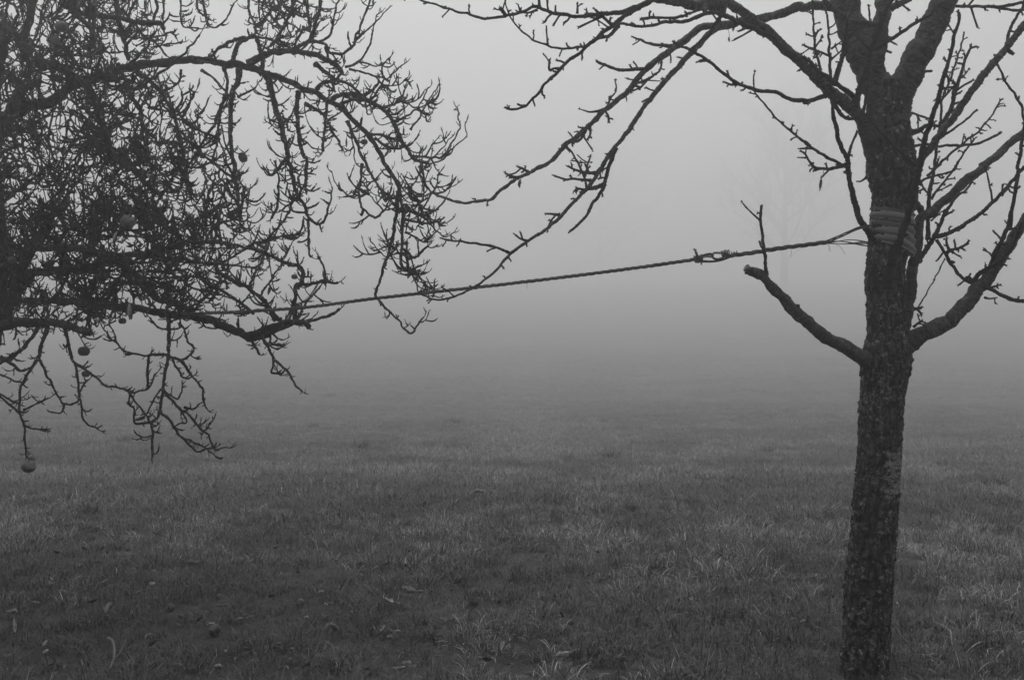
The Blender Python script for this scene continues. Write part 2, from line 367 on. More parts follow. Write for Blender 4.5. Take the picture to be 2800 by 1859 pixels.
q_tr = q.copy(); RT_ = random.Random(21)
for k in range(190):
    i = RT_.randrange(20, len(q_tr) - 60); cx, cy_, cr = q_tr[i]; c0 = W(cx, cy_, D_CH); r_ = cr * D_CH / F * .985; th = RT_.uniform(-2.2, 2.2)
    nrm = np.array([math.sin(th), -math.cos(th), 0]); tg = np.array([math.cos(th), math.sin(th), 0]); up_ = np.array([.06, 0, 1]); w, h, t = RT_.uniform(.003, .008), RT_.uniform(.004, .015), RT_.uniform(.0015, .004); lift = RT_.uniform(-.001, .005); V = []
    for a, b_, l in ((-w, -h, 0), (w * RT_.uniform(.5, 1), -h * .8, lift), (w, h * .7, lift), (-w * .5, h, 0)):
        for dn in (-.004, t): V.append(c0 + nrm * (r_ + dn + l) + tg * a + up_ * b_)
    mb = MB(); mb.add(V, [(0, 2, 4, 6), (7, 5, 3, 1), (0, 1, 3, 2), (2, 3, 5, 4), (4, 5, 7, 6), (6, 7, 1, 0)], np.array(V) * .4 + RT_.random() * 3)
    o = mb.build('bark_flake', M['cherry_trunk']); o.parent = trunk
def buds_along(mb, P, R, spacing, size=1.0, start=0.1):
    seg = np.linalg.norm(np.diff(P, axis=0), axis=1); L = np.concatenate([[0], np.cumsum(seg)]); tot = L[-1]; x = tot * start + random.random() * spacing
    while x < tot:
        k = max(1, min(np.searchsorted(L, x), len(P) - 1)); t = P[k] - P[k - 1]; t /= np.linalg.norm(t) + 1e-9
        a = rng.normal(0, 1, 3); a -= t * (a @ t); a /= np.linalg.norm(a); a = a + 0.5 * t
        ln = random.choice((.003, .006, .01, .016, .024)) * random.uniform(.7, 1.3) * size; r = min(0.0034, max(0.0022, R[k] * 0.6)) * size
        if random.random() < 0.16: ln *= 2.2
        p2 = P[k] + a * (R[k] + ln)
        mid = P[k] + a * (R[k] + ln * 0.5) + rng.normal(0, 0.002, 3)
        mb.tube(np.array([P[k], mid, p2]), np.array([r * 1.2, r, r * 1.15]), 5, 0.12)
        for _ in range(random.randint(2, 5)):
            mb.bud(p2, a + rng.normal(0, 0.6, 3), random.uniform(0.007, 0.012) * size, 0.0024 * size)
        x += min(4, random.expovariate(1.0) + .15) * spacing
    for _ in range(4): mb.bud(P[-1], (P[-1] - P[-2]) / np.linalg.norm(P[-1] - P[-2]) + rng.normal(0, 0.45, 3), 0.011 * size, 0.0028 * size)
def cbranch(spec, r0, r1, d0=None, d1=None, m='cherry_twig', buds=0.045, drift=0.22, cut=False, name='branch', bsize=1.0):
    if r0 < 10.5: r0 *= .92; r1 *= .88
    P, R = CH.trace(spec, r0, r1, d0, d1, drift, 3.2); P, R = wob(P, R, .009 if r0 > 12 else .0045, .06 if r0 > 12 else .03, .3, .16 if r0 > 12 else .14)
    mb = MB()
    if r0 > 12: mb.tube(P, R, 32, 0.02, True, 0.0036, 85.0, random.random() * 9)
    else:
        # swollen nodes and ring scars
        node = 1 + 0.18 * (rng.random(len(P)) < 0.10) * (R < 0.02)
        mb.tube(P, R * node, 10 if r0 > 5 else 7, 0.07)
    o = part(mb, name, M[m], cherry, COFF)
    if buds:
        b = MB(); buds_along(b, P, R, buds * .72, bsize * 1.12)
        if b.n: u = b.build('buds', M['cherry_twig']); u.parent = o; tag(u, kind='stuff')
    return o
L_ = 'cherry_limb'
cbranch('R1 800,1130 740,900 660,760 560,560 450,250 370,20 340,-90', 40, 36, 4.02, 4.12, L_, 0, name='limb')
cbranch('R1 655,1300 650,1000 660,800 672,600 690,400 712,200 745,20 770,-120', 22, 20, 3.97, 3.93, L_, 0, name='limb')
cbranch('R1 800,1150 900,860 1020,600 1180,300 1300,30 1345,-80', 38, 31, 4.0, 3.95, L_, 0, name='limb')
cbranch('R2 880,380 800,230 R1 720,1600 660,1520 610,1400 570,1250 525,1110 430,1000 240,850 90,700 R5 2362,830 2150,620 1900,390 1600,150 1400,0 1300,-70', 19.5, 11, 4.04, 3.72, L_, 0, name='limb')
# lower right limb and lower left cut stub
cbranch('R3 800,180 900,100 1040,20 R2 1200,1500 1350,1420 1500,1270 1620,1130 1750,970 1880,770 1980,600 2080,430 2180,200', 24, 12, 4.0, 3.85, L_, 0, name='limb')
cbranch('S 2405,1000 2359,978 2312,950 2240,910 2169,846 2110,778 2080,754 2043,735', 20, 12.5, 3.98, 3.86, L_, 0, name='limb')
mb = MB(); c_ = W(2041, 733, 3.86); ax_ = W(2041, 733, 3.86) - W(2075, 751, 3.865); ax_ /= np.linalg.norm(ax_); mb.tube([c_ - ax_ * .004, c_ + ax_ * .003, c_ + ax_ * .006], [.0165, .0155, .012], 14, .04)
part(mb, 'sawn_end', M['stick'], cherry, COFF)
cbranch('R8 1405,1110 1390,950 1365,760 1355,620 1355,520', 5.5, 4, buds=0.2)
cbranch('R8 1350,640 1240,540 1195,485', 3, 2.3, buds=0.3)
cbranch('R8 1640,1400 1665,1370 1668,1360', 9, 7, buds=0)
# second stem on the right and the branches out of it
cbranch('R2 860,1720 930,1450 965,1230 990,1040 1030,800 1060,620 1085,480 1150,425 1300,300 1500,120 1680,0 R1 1650,1560 1800,1440 1950,1310 2100,1200', 17, 9, 4.02, 4.1, L_, 0, name='limb')
cbranch('R2 1000,380 1040,330 1085,400 1110,440', 10, 9, 4.05, 4.05, L_, 0)
cbranch('R2 1060,860 1130,760 1190,670 1230,600 1290,470 1340,370 1400,280 1500,200 1570,110', 8, 3)
cbranch('R2 1150,660 1155,420 1165,240 1195,100 1205,0 R1 1215,1560 1235,1330 1270,1100 1290,900 1340,780 1400,620 1450,450 1485,320', 6.5, 2.5, None, 4.3)
cbranch('R2 1200,630 1260,630 1400,580 1560,480 1700,370 1800,270 1900,160 2000,50 2045,0 2110,-70', 6.5, 5, buds=0.09)
cbranch('R2 1750,310 1730,180 1700,50 1690,0', 3, 2.3, buds=0.07)
cbranch('R2 1230,670 1320,810 1380,920 1460,1010 1580,1090 1720,1120 1850,1190 1980,1230 2080,1240', 4, 6.5, None, 3.86, buds=0.07)
cbranch('R2 1320,800 1350,770 1420,750 1520,710', 5, 4, buds=0.012)
cbranch('R2 1345,760 1325,700 1325,665', 4, 3, buds=0.02)
cbranch('R2 1310,840 1190,1070 1140,1160 1050,1310', 1.9, 2.2, buds=0.12, bsize=.7)
cbranch('R2 1560,1080 1620,990 1720,930 1850,840 1950,720 2020,520', 6.5, 5, None, 3.8, buds=0.09)
cbranch('R2 1560,1070 1540,1020 1520,1010', 5, 5, buds=0.02)
cbranch('R2 1730,930 1790,760 1860,620 1900,540 1940,340 1975,160 2000,0 R1 1990,1560 2020,1380 2045,1200 2030,1010 1990,950 1900,800 1850,720 1800,590 1775,530', 7, 3, None, 3.75, buds=0.05)
cbranch('R2 1720,1120 1760,1105 1820,1090', 4, 3, buds=0.05)
cbranch('R2 1680,1205 1720,1215 1775,1212', 3.5, 2.5, buds=0.05)
cbranch('R2 1900,570 1960,560', 3.5, 3, buds=0.03)
cbranch('R2 1755,830 1720,790 1680,765', 3, 2.5, buds=0.03)
cbranch('R2 1020,1310 1060,1310 1085,1300', 5, 4, buds=0.012)
cbranch('R2 1015,1480 1050,1450 1090,1425', 4, 3, buds=0.06)
cbranch('R2 1180,490 1250,430 1320,385', 2.5, 2.2, buds=0.05)
cbranch('R2 1060,560 1080,480 1140,370', 2, 1.6, buds=0.2)
# front branch crossing trunk and sleeve
cbranch('R2 760,1130 795,930 840,790 900,620 960,450 1020,200 1060,50 R1 1085,1500 1110,1350 1170,1150 1250,900 1310,680 1380,430 1400,330 1430,230 1435,120', 12, 4, 3.885, 3.66, buds=0.06)
cbranch('R1 1040,1550 950,1470 830,1360 700,1220 560,1070', 4, 3, 3.78, 3.8, buds=0.1)
cbranch('R1 1400,330 1345,240 1310,190', 2.5, 2, buds=0.06)
cbranch('R1 1290,1150 1370,1000 1400,860 1450,720 1500,560 1550,430', 7, 4, 4.05, 4.15, buds=0.03, bsize=1.2)
cbranch('R1 1260,950 1400,800 1450,740', 3, 2.5, buds=0.03)
cbranch('R1 1410,790 1330,720 1300,690', 3, 2.6, buds=0.02)
cbranch('R1 1460,730 1500,690 1525,655', 3, 2.2, buds=0.025)
# upper right diagonal
cbranch('R2 1000,330 1030,130 R1 1080,1500 1170,1380 1290,1210 1400,1080 1500,930 1620,760 1750,600 1880,450 2045,240 2150,120', 11, 9, 3.98, 3.9, L_, 0, name='limb')
cbranch('R1 1260,1290 1450,1160 1610,1030', 3.6, 3.3, buds=0)
cbranch('R1 1000,1370 1110,1350 1250,1360 1400,1360 1600,1340 1740,1290 1840,1230', 4, 4, 4.05, 4.15, buds=0)
cbranch('R1 1150,1640 1230,1560 1370,1430 1500,1320 1600,1240 1720,1110 1820,940', 4.5, 2.5, 4.05, 4.2, buds=0.05)
cbranch('R2 1070,160 1130,100 R1 1370,1600 1420,1530 1500,1410 1590,1290', 3.6, 3, buds=0.05)
cbranch('R2 1180,290 1230,210 1300,130 1400,0 R1 1420,1530', 4, 3, buds=0.06)
cbranch('R1 985,1240 1070,1215 1150,1170 1250,1180', 9, 4, 4.03, 4.08)
cbranch('R1 960,1040 1050,1070 1150,1100', 3.5, 3, 4.03, 4.06)
cbranch('R1 1880,460 1950,510 ', 6, 5, buds=0)
cbranch('R1 1890,420 1900,320 1950,200 2045,60', 5, 4, buds=0.09)
cbranch('R1 1370,60 1600,60 1750,60 1900,55 2045,20 2150,0', 4.5, 5, 3.96, 3.8, buds=0.08)
cbranch('R1 1750,60 1850,85 2045,95', 4.5, 4, buds=0.08)
cbranch('R2 1060,60 1085,140 1150,235', 3.5, 3, buds=0.08)
# twigs before the three upper limbs
cbranch('R1 480,1000 500,880 560,700 590,580 615,470 690,290 760,100 820,-20', 9, 7, 3.86, 3.78, buds=0.09)
cbranch('R1 640,470 760,400 900,310 1050,210 1180,130 1300,0', 6.5, 4, 3.83, 3.75, buds=0.05)
cbranch('R1 615,460 540,400 470,330', 4, 3, 3.83, 3.8, buds=0.08)
cbranch('R1 270,800 320,640 375,420 400,200 R1 440,80 480,0', 8, 5, 3.85, 3.8, buds=0.08)
cbranch('R1 700,240 560,220 430,200 300,110 180,0', 9, 8, 3.9, 3.75, L_, 0)
cbranch('R1 620,400 610,250 600,60', 3, 2.6, buds=0.04)
cbranch('R1 800,80 900,30 1000,-10', 9, 8, 3.93, 3.9, L_, 0)
cbranch('R1 850,10 920,55 970,90', 3, 3, 3.85, 3.8, buds=0.05)
cbranch('R1 750,470 810,495', 3.5, 3, 3.95, 3.93, buds=0); cbranch('R1 750,345 810,352', 4, 3, 3.95, 3.93, buds=0); cbranch('R1 1120,668 1188,665', 3.5, 4, 3.98, 3.95, buds=0)
cbranch('R1 270,960 330,1050 400,1105 470,1110', 6, 5, 3.9, 3.95, buds=0.12)
cbranch('R1 540,1080 555,1000 575,900 600,700', 5, 3, 3.9, 3.9, buds=0)
cbranch('R1 490,950 420,870 300,790 120,650 0,540', 8, 5, 3.9, 3.75, buds=0.09)
cbranch('R2 575,90 530,120 480,127', 4, 2, 3.98, 3.9, buds=0)
# left rising branch and what comes off it
cbranch('R2 640,680 600,600 540,510 480,380 440,220 410,60 R1 400,1500 330,1340 290,1180 265,1000 245,900 240,750 235,600 225,400 215,200 195,80', 10, 2.8, 3.98, 3.9, buds=0.09)
cbranch('R1 400,1490 440,1350 490,1230', 4.5, 3.5, None, 3.95, buds=0.15)
cbranch('R1 400,1560 200,1460 100,1400 0,1330 R5 2230,1450 2050,1310 1900,1180 1800,1060 1720,960 1680,880 1675,780 1690,730', 5, 2.2, None, 3.7, buds=0.06)
cbranch('R8 2100,160 2000,185 1920,195 1830,180 1770,130 1730,70 1700,50', 5.5, 3, None, 3.8, buds=0.028)
cbranch('R8 1740,100 1700,98 1670,96', 2.6, 2, buds=0)
cbranch('R1 245,560 350,470', 3, 2.5, buds=0.02); cbranch('R1 245,460 370,370', 3, 2.2, buds=0.03); cbranch('R1 225,520 100,470 0,425', 3.4, 3, buds=0.03)
cbranch('R1 150,660 110,480 90,300 75,100 70,-20', 4, 3, 3.85, 3.8, buds=0.035)
cbranch('R1 100,440 160,360', 3, 2.5, buds=0.02)
cbranch('R1 240,870 190,895 100,920 0,945 R5 2230,1010 2050,990 1900,920 1750,905 1620,870 1500,820 1350,710 1220,600 1050,510 880,425', 7, 4, 3.87, 3.6, buds=0.11)
cbranch('R5 1520,830 1450,845 1395,820', 4.5, 3, buds=0.012); cbranch('R5 1240,610 1170,600 1125,612', 4, 3.5, buds=0.02)
# long branches reaching out to the left
cbranch('R1 420,100 300,70 130,50 0,80 R5 2100,80 1900,145 1700,190 1500,230 1330,265 1150,290 1030,360 920,440 800,530 650,660 560,740 460,860 350,960 200,1080 R6 1900,1220 1750,1360 1600,1470 R7 1520,0 1350,150 1180,250 1050,320 930,400 840,470 740,510 600,530 480,515 400,490 320,450', 13, 2.8, 4.1, 4.5, 'cherry_limb', 0.075)
cbranch('R5 1400,250 1330,265 1200,370 1080,500 960,620 880,720 780,830 650,980 540,1130 430,1300 330,1430 R7 1990,0 1900,130 1800,280 1720,400 1600,520 1470,660 1300,800 1150,900 1010,1000 880,1150 720,1280 600,1350 480,1400 350,1430 260,1415 180,1370', 9.5, 2.8, None, 4.2, 'cherry_limb', 0.09)
cbranch('R5 300,1480 R7 1990,20 1940,150 1910,250 1885,350 1860,420 1780,530 1720,640 1640,730 1560,790', 6.5, 4, buds=0.16)
cbranch('R7 1890,350 1820,380 1730,400', 6, 6, buds=0.04)
cbranch('R7 1720,400 1700,300 1650,180 1580,60 1530,0', 4, 2.6, buds=0.022); cbranch('R7 1700,280 1730,170 1750,90', 4, 2.6, buds=0.022)
cbranch('R7 1760,320 1600,305 1500,300 1410,275', 4.5, 3, buds=0.06); cbranch('R7 1810,250 1700,245 1600,215 1540,190', 5, 3.5, buds=0.08); cbranch('R7 1700,410 1670,400 1630,390', 4, 3.5, buds=0.012)
cbranch('R7 1010,1000 850,935 700,910 560,885 430,880 370,855', 4.2, 3, buds=0.06)
cbranch('R7 1470,640 1410,635 1345,625', 5, 3, buds=0.03); cbranch('R7 1170,885 1100,860 1050,820', 4, 3, buds=0.03); cbranch('R7 1180,245 1130,215 1080,190', 4.2, 3.6, buds=0.02); cbranch('R7 1090,295 1030,285 960,250', 5, 3.6, buds=0.03); cbranch('R7 1340,770 1358,790 1345,805', 3, 2, buds=0)
cbranch('R5 860,465 740,450 600,430 550,400 480,370', 5.5, 3, buds=0.04); cbranch('R5 600,690 500,690 390,700 270,680 180,640 130,620', 5.5, 4, buds=0.06)
cbranch('R5 480,840 600,800 680,750 740,710 760,630', 4.5, 3, buds=0.03); cbranch('R5 610,805 540,880 440,910', 3.5, 3, buds=0.03); cbranch('R5 620,800 750,808', 2, 1.6, buds=0)
cbranch('R5 210,1090 100,1110 0,1105 R6 1770,1095', 5.5, 1.5, buds=0.05); cbranch('R5 210,1080 260,970 310,900 300,810', 4, 2, buds=0.03); cbranch('R5 200,1100 230,1160 235,1210', 3.2, 4, buds=0.05)
cbranch('R6 1850,1250 1780,1390 1690,1420', 5, 4, buds=0.02); cbranch('R6 1870,1250 1875,1330 1850,1385', 4, 3, buds=0.05)
cbranch('R5 2080,570 1970,500 1900,420 1800,350 1650,280 1500,210 1380,150 1230,130 1000,210 800,225 600,260 450,255 330,250 230,370', 9, 3.5, 3.8, 3.5, buds=0.08)
cbranch('R5 1370,130 1290,250 1220,350 1130,430 1050,490', 6, 4.5, buds=0.1)
cbranch('R5 1150,95 1000,150 900,180 700,175 560,190', 3.6, 5, 3.75, 3.6, buds=0.05)
cbranch('R5 1380,60 1290,45 1150,50 950,35 830,15 700,-20 560,-80', 17, 9, 3.75, 3.65, L_, 0)
cbranch('R5 1180,40 1185,90 1190,110', 9, 7, 3.72, 3.68, L_, 0); cbranch('R5 1370,70 1385,120 1370,160', 6, 4, 3.72, 3.7, buds=0)
cbranch('R5 700,-60 650,15 600,40 500,75 370,120 160,140 0,155 R6 1900,155 1750,165 1550,140 1400,95 1300,75 1200,115 1060,155 900,185 750,170 600,130 450,85 300,40 180,0 60,-60', 7.5, 2.6, 3.65, 3.4, buds=0.05)
cbranch('R5 640,15 480,110 380,170 300,240 R6 2000,330 1850,450 1790,510 1650,620 1500,770 1400,870 1320,970 1220,1060 1100,1100 1040,1080', 7, 3.4, None, 3.5, buds=0.08)
cbranch('R5 330,260 250,350 150,380 0,465 R6 1800,465 1700,485 1600,490 1450,455 1300,400 1180,310 1110,230 1070,150 1040,70 1015,-20', 5, 2, None, 3.3, buds=0.06)
cbranch('R6 1560,685 1510,685 1470,700 1462,640 1465,610', 4, 3.5, buds=0.02); cbranch('R6 1220,1055 1180,1055 1145,1040', 3.5, 3, buds=0)
cbranch('R6 2090,250 2020,190 1960,140 1920,100', 5, 4, None, 3.55, buds=0.02); cbranch('R6 1370,90 1365,40 1362,-20', 5, 4, buds=0); cbranch('R6 1350,100 1250,130 1150,115', 4, 2.5, buds=0.03)
cbranch('R6 1528,130 1527,60', 3, 3, buds=0); cbranch('R6 1745,140 1748,90 1748,50', 4, 2.5, buds=0.03); cbranch('R6 1020,150 990,115 980,98', 3.4, 3, buds=0.02); cbranch('R6 1680,485 1645,460 1637,432', 3, 3, buds=0); cbranch('R6 1450,450 1448,410', 3, 3, buds=0.03)
cbranch('R6 1860,165 1960,210 2040,270', 2.5, 2.5, buds=0.03)

# withered leaf hanging from a cherry twig
def leaf_mesh(L, w, curl, fold, seed=0, nl=7, nw=4):
    r = random.Random(seed); V = []; fc = []
    for i in range(nl + 1):
        t = i / nl; ww = w * math.sin(math.pi * min(1, t * 0.93 + 0.05)) ** 0.8 * (1 + r.uniform(-.1, .1))
        for j in range(nw + 1):
            s = j / nw * 2 - 1
            V.append((s * ww * math.cos(fold * abs(s)), (t - 0.5) * L * (1 - 0.12 * curl * curl), abs(s) * ww * math.sin(fold) + L * curl * 0.4 * (t - .5) ** 2 * 2 + r.uniform(-.22, .22) * w))
    k = nw + 1
    fc = [(i * k + j, i * k + j + 1, (i + 1) * k + j + 1, (i + 1) * k + j) for i in range(nl) for j in range(nw)]
    n = len(V); V2 = [(x, y, z - 0.0006) for x, y, z in V]
    fc += [tuple(a + n for a in reversed(f)) for f in fc]
    rim = [j for j in range(k)] + [i * k + nw for i in range(1, nl + 1)] + [nl * k + j for j in range(nw - 1, -1, -1)] + [i * k for i in range(nl - 1, 0, -1)]
    fc += [(rim[i], rim[i - 1], rim[i - 1] + n, rim[i] + n) for i in range(len(rim))]
    return np.array(V + V2), fc
def hanging_leaf(sx, sy, d, L, w, label, rot=(0, 0, 0), stalk=0.02, m='dark_leaf'):
    p = W(sx, sy, d); root = empty('withered_leaf', p); tag(root, label, 'leaf', 'withered leaves still hanging in the trees')
    V, fc = leaf_mesh(L, w, 0.6, 1.1, int(sx)); V = V[:, [0, 2, 1]] * np.array([1, 1, -1]); V[:, 2] -= L / 2 + stalk
    mb = MB(); mb.add(V, fc, V); o = mb.build('blade', M[m], root, True)
    mb = MB(); mb.tube([(0, 0, 0.006), (0.002, 0, -stalk * .5), (0, 0.001, -stalk - 0.006)], [0.0009] * 3, 5); mb.build('stalk', M[m], root)
    root.rotation_euler = rot
hanging_leaf(2251, 470, 3.85, 0.055, 0.010, 'thin withered leaf hanging under budded twig left of the cherry trunk', (0.1, 0.05, 0.4))

# ------------------------------------------------------------------ plastic sleeve round the trunk
def ring_frame(t):
    return W(2378 + 0.5 * 112 + (t - .5) * 10, 0, D_CH)
def make_sleeve():
    yL0, yL1 = 565, 655; c_x0, c_x1 = 2441, 2437
    mb = MB(); nv, nu = 150, 90; V = []; A = []
    top_c = W(2441, 578, D_CH); bot_c = W(2437, 672, D_CH)
    for layer in (0, 1):
        for i in range(nv + 1):
            t = i / nv; c = top_c * (1 - t) + bot_c * t; H = np.linalg.norm(top_c - bot_c)
            rib = 0.5 + 0.5 * math.cos(t * 2 * math.pi * 4.5 + 0.6)
            rib2 = max(0.0, rib) ** 0.7
            for j in range(nu + 1):
                th = math.radians(-172) + j / nu * math.radians(344)     # cut pipe, open at the back
                rr = 0.0795 + 0.0075 * rib2 - (0.004 if layer else 0) + 0.0008 * mnoise.noise(Vector((th * 2, t * 5, 0)))
                x = math.sin(th); y = -math.cos(th)
                flare = 0.012 * max(0, x) * t * t; dz = -0.017 * x - 0.028 * max(0, x) * t + 0.002 * mnoise.noise(Vector((th * 1.5, t, 3)))
                V.append(c + np.array([x * (rr + flare), y * (rr + 0.004), dz])); A.append((th * 0.09, 0.2 + 0.8 * rib2, t * H))
    k = nu + 1; n = (nv + 1) * k; fc = []
    for l, s in ((0, 0), (1, n)):
        for i in range(nv):
            for j in range(nu):
                f = (s + i * k + j, s + (i + 1) * k + j, s + (i + 1) * k + j + 1, s + i * k + j + 1); fc.append(f if l == 0 else f[::-1])
    for i in (0, nv):
        for j in range(nu): a, b = i * k + j, i * k + j + 1; fc.append((a, b, b + n, a + n) if i == 0 else (b, a, a + n, b + n))
    for j in (0, nu):
        for i in range(nv): a, b = i * k + j, (i + 1) * k + j; fc.append((b, a, a + n, b + n) if j == 0 else (a, b, b + n, a + n))
    mb.add(V, fc, A); o = mb.build('tree_sleeve', M['sleeve'], None, True, origin=bot_c)
    tag(o, 'ribbed perforated grey plastic sleeve wrapped round the cherry trunk under the rope', 'tree sleeve')
make_sleeve()

# ------------------------------------------------------------------ twisted ropes
def helix_strands(path, R, pitch, nstr, nw, wr, phase=0.0, loose=None, step=0.005):
    path = np.asarray(path); seg = np.linalg.norm(np.diff(path, axis=0), axis=1); L = np.concatenate([[0], np.cumsum(seg)])
    s = np.arange(0, L[-1], step); Pm = np.stack([np.interp(s, L, path[:, k]) for k in range(3)], 1)
    Tn = np.gradient(Pm, axis=0); Tn /= np.linalg.norm(Tn, axis=1)[:, None]
    U = np.cross(Tn, np.array([0, 1.0, 0])); U /= np.linalg.norm(U, axis=1)[:, None]; Vv = np.cross(Tn, U)
    lo = np.ones(len(s)) if loose is None else np.interp(s / L[-1], *loose)
    out = []
    for a in range(nstr):
        ph = phase + 2 * math.pi * (s / pitch + a / nstr); mb = MB()
        for w in range(nw):
            p2 = ph * 0 + 2 * math.pi * w / nw + ph * 0.5; wob = 1 + 0.1 * np.sin(s * 37 + w * 2 + a)
            ox = (R * np.cos(ph) + wr * 1.05 * np.cos(p2)) * lo * wob; oy = (R * np.sin(ph) + wr * 1.05 * np.sin(p2)) * lo * wob
            mb.tube(Pm + U * ox[:, None] + Vv * oy[:, None], np.full(len(s), wr), 6, 0.03)
        out.append(mb)
    return out
def dpath(pts, d0, d1, step=6):
    n = len(pts); q = np.array([(x, y, d0 + (d1 - d0) * i / (n - 1)) for i, (x, y) in enumerate(pts)])
    q = catmull(q, step); return np.array([W(*k) for k in q])
def coil(center, axis, length, rad, turns, wr, squash=1.0):
    n = int(turns * 18); axis = axis / np.linalg.norm(axis); u = np.cross(axis, [0, 1.0, 0]); u /= np.linalg.norm(u); v = np.cross(axis, u); P = []
    for i in range(n + 1):
        t = i / n; a = t * turns * 2 * math.pi
        P.append(center + axis * (t - .5) * length + rad * (1 + 0.12 * math.sin(a * 1.7)) * (math.cos(a) * u + squash * math.sin(a) * v))
    return np.array(P)
def frays(root, pts, d):
    for (x0, y0, x1, y1) in pts:
        mb = MB(); a = W(x0, y0, d); b = W(x1, y1, d); m_ = (a + b) / 2 + rng.normal(0, .003, 3); mb.tube([a, m_, b], [0.0006, .0006, .0005], 4); mb.build('loose_thread', M['rope'], root)
def make_ropes():
    ax = W(2000, 690, 4.1) - W(1600, 755, 4.3)
    # long rope from the apple tree to the linked eyes
    r1 = empty('rope', W(450, 861, 4.95)); o1 = Vector(r1.location)
    tag(r1, 'long twisted twine rope stretched from the apple tree to the middle knot', 'rope')
    pts = [(448, 861), (480, 859), (550, 857), (700, 850), (847, 839), (1000, 819), (1200, 797), (1400, 775), (1650, 744), (1800, 724), (1904, 709)]
    path = dpath(pts, 4.95, 4.12)
    for mb in helix_strands(path, 0.0043, 0.098, 3, 3, 0.0021): o = mb.build('strand', M['rope'], r1, True)
    def kid(mb, name, par): return mb.build(name, M['rope'], par, True)
    mb = MB(); mb.tube(coil(W(446, 862, 4.95), W(446, 845, 4.95) - W(440, 880, 4.95), .05, .016, 4, .002, 1.2), np.full(73, .003), 6); kid(mb, 'lashing', r1)
    mb = MB(); c = W(1910, 708, 4.11)
    for k in range(2): mb.tube(coil(c, ax, 0.032, 0.0125 + 0.002 * k, 6, 0.0022), np.full(109, 0.0026), 6)
    kid(mb, 'knot', r1)
    mb = MB()                                    # eye of the left rope
    for k in (-1, 0, 1):
        e = [(1912, 704 + k * 1.6), (1928, 697 + k * 1.8), (1945, 695 + k * 2), (1952 + k, 699), (1946, 702 - k * 1.5), (1930, 702 - k), (1914, 708)]
        q = dpath(e, 4.10, 4.12, 3); q[:, 1] += 0.004 * k + 0.004; mb.tube(q, np.full(len(q), 0.0024), 6)
    kid(mb, 'eye', r1)
    mb = MB()
    for k in range(5):
        a = W(1906 + k * .8, 705, 4.10 + k * .003); b = W(1902 + random.uniform(-4, 4), 690, 4.10 + k * .004); e2 = W(1898 + random.uniform(-4, 8), 682 - random.uniform(0, 3), 4.10 + k * .004); mb.tube([a, b, e2], [.0024, .0024, .002], 6)
    kid(mb, 'rope_end', r1)
    mb = MB(); mb.tube([W(1915, 712, 4.1), W(1917, 718, 4.1), W(1918, 722, 4.1), W(1917, 725, 4.1)], [.0025, .003, .0035, .001], 6); kid(mb, 'rope_end', r1)
    mb = MB()                                    # knot among the apple twigs, tied round the branch below
    c = W(812, 838, 4.86); mb.tube(coil(c, ax, 0.045, 0.015, 6, 0.002), np.full(109, 0.0028), 6); kid(mb, 'knot', r1)
    for dx in (0, 4):
        mb = MB(); q = dpath([(800 + dx, 838), (793 + dx, 860), (787 + dx, 880), (785 + dx, 894), (782, 880), (792, 850)], 4.84, 4.9, 3); mb.tube(q, np.full(len(q), 0.0035), 6); kid(mb, 'lashing', r1)
    for k in range(4):
        mb = MB(); q = dpath([(822, 828 + k), (840 + k * 4, 815), (858 + k * 4, 792 - k * 5), (864 + k * 4, 780 - k * 3)], 4.85, 4.8, 4); mb.tube(q, np.full(len(q), 0.0016), 5); kid(mb, 'rope_end', r1)
    frays(r1, [(1440, 772, 1440, 790)], 4.28)
    # short rope from the eyes to the cherry sleeve
    r2 = empty('rope', W(2000, 694, 4.08)); tag(r2, 'short thick twine rope splitting into two before the cherry trunk', 'rope')
    path = dpath([(1985, 700), (2010, 698), (2060, 691), (2120, 681), (2200, 670), (2262, 662)], 4.09, 3.97)
    for mb in helix_strands(path, 0.0052, 0.125, 3, 4, 0.0022): kid(mb, 'strand', r2)
    mb = MB(); c = W(1984, 694, 4.09)
    for k in range(2): mb.tube(coil(c, ax, 0.030, 0.0115 + .002 * k, 5, 0.002), np.full(91, 0.0026), 6)
    kid(mb, 'knot', r2)
    mb = MB(); mb.tube(coil(W(2008, 694, 4.085), ax, 0.022, 0.008, 2, 0.002), np.full(37, 0.0026), 6); kid(mb, 'knot', r2)
    mb = MB()                                    # eye of the right rope
    for k in (-1, 0, 1):
        e = [(1988, 693 + k), (1970, 692 + k * 1.5), (1953, 692 + k * 1.5), (1945 - k, 697), (1950, 706 - k), (1962, 709 - k * 1.5), (1975, 705 - k), (1988, 697)]
        q = dpath(e, 4.11, 4.09, 3); q[:, 1] -= 0.004 * k + 0.004; mb.tube(q, np.full(len(q), 0.0025), 6)
    kid(mb, 'eye', r2)
    mb = MB()
    for k in (0, 1):
        q = dpath([(1922, 713 + k * 3), (1945, 714 + k * 2.5), (1970, 711 + k * 2), (1995, 702 + k * 2), (2015, 695), (2035, 693)], 4.12, 4.07, 4); mb.tube(q, np.full(len(q), 0.0032), 6)
    kid(mb, 'rope_end', r2)
    # two legs round the trunk
    up = dpath([(2255, 664), (2300, 645), (2345, 625), (2378, 617)], 3.98, 3.95)
    cz = W(2440, 612, D_CH); arc = []
    for th in np.linspace(math.radians(-75), math.radians(190), 36):
        zz = 0.012 - 0.017 * math.sin(th) - (0.0 if th < math.pi / 2 else 0.05 * (th - math.pi / 2) / 1.7)
        arc.append(cz + np.array([math.sin(th) * 0.0905, -math.cos(th) * 0.0945, zz - 0.010]))
    lower = dpath([(2440, 672), (2376, 667), (2320, 662), (2255, 664)], 4.11, 3.99)
    wire = np.vstack([up, np.array(arc), lower[:]])
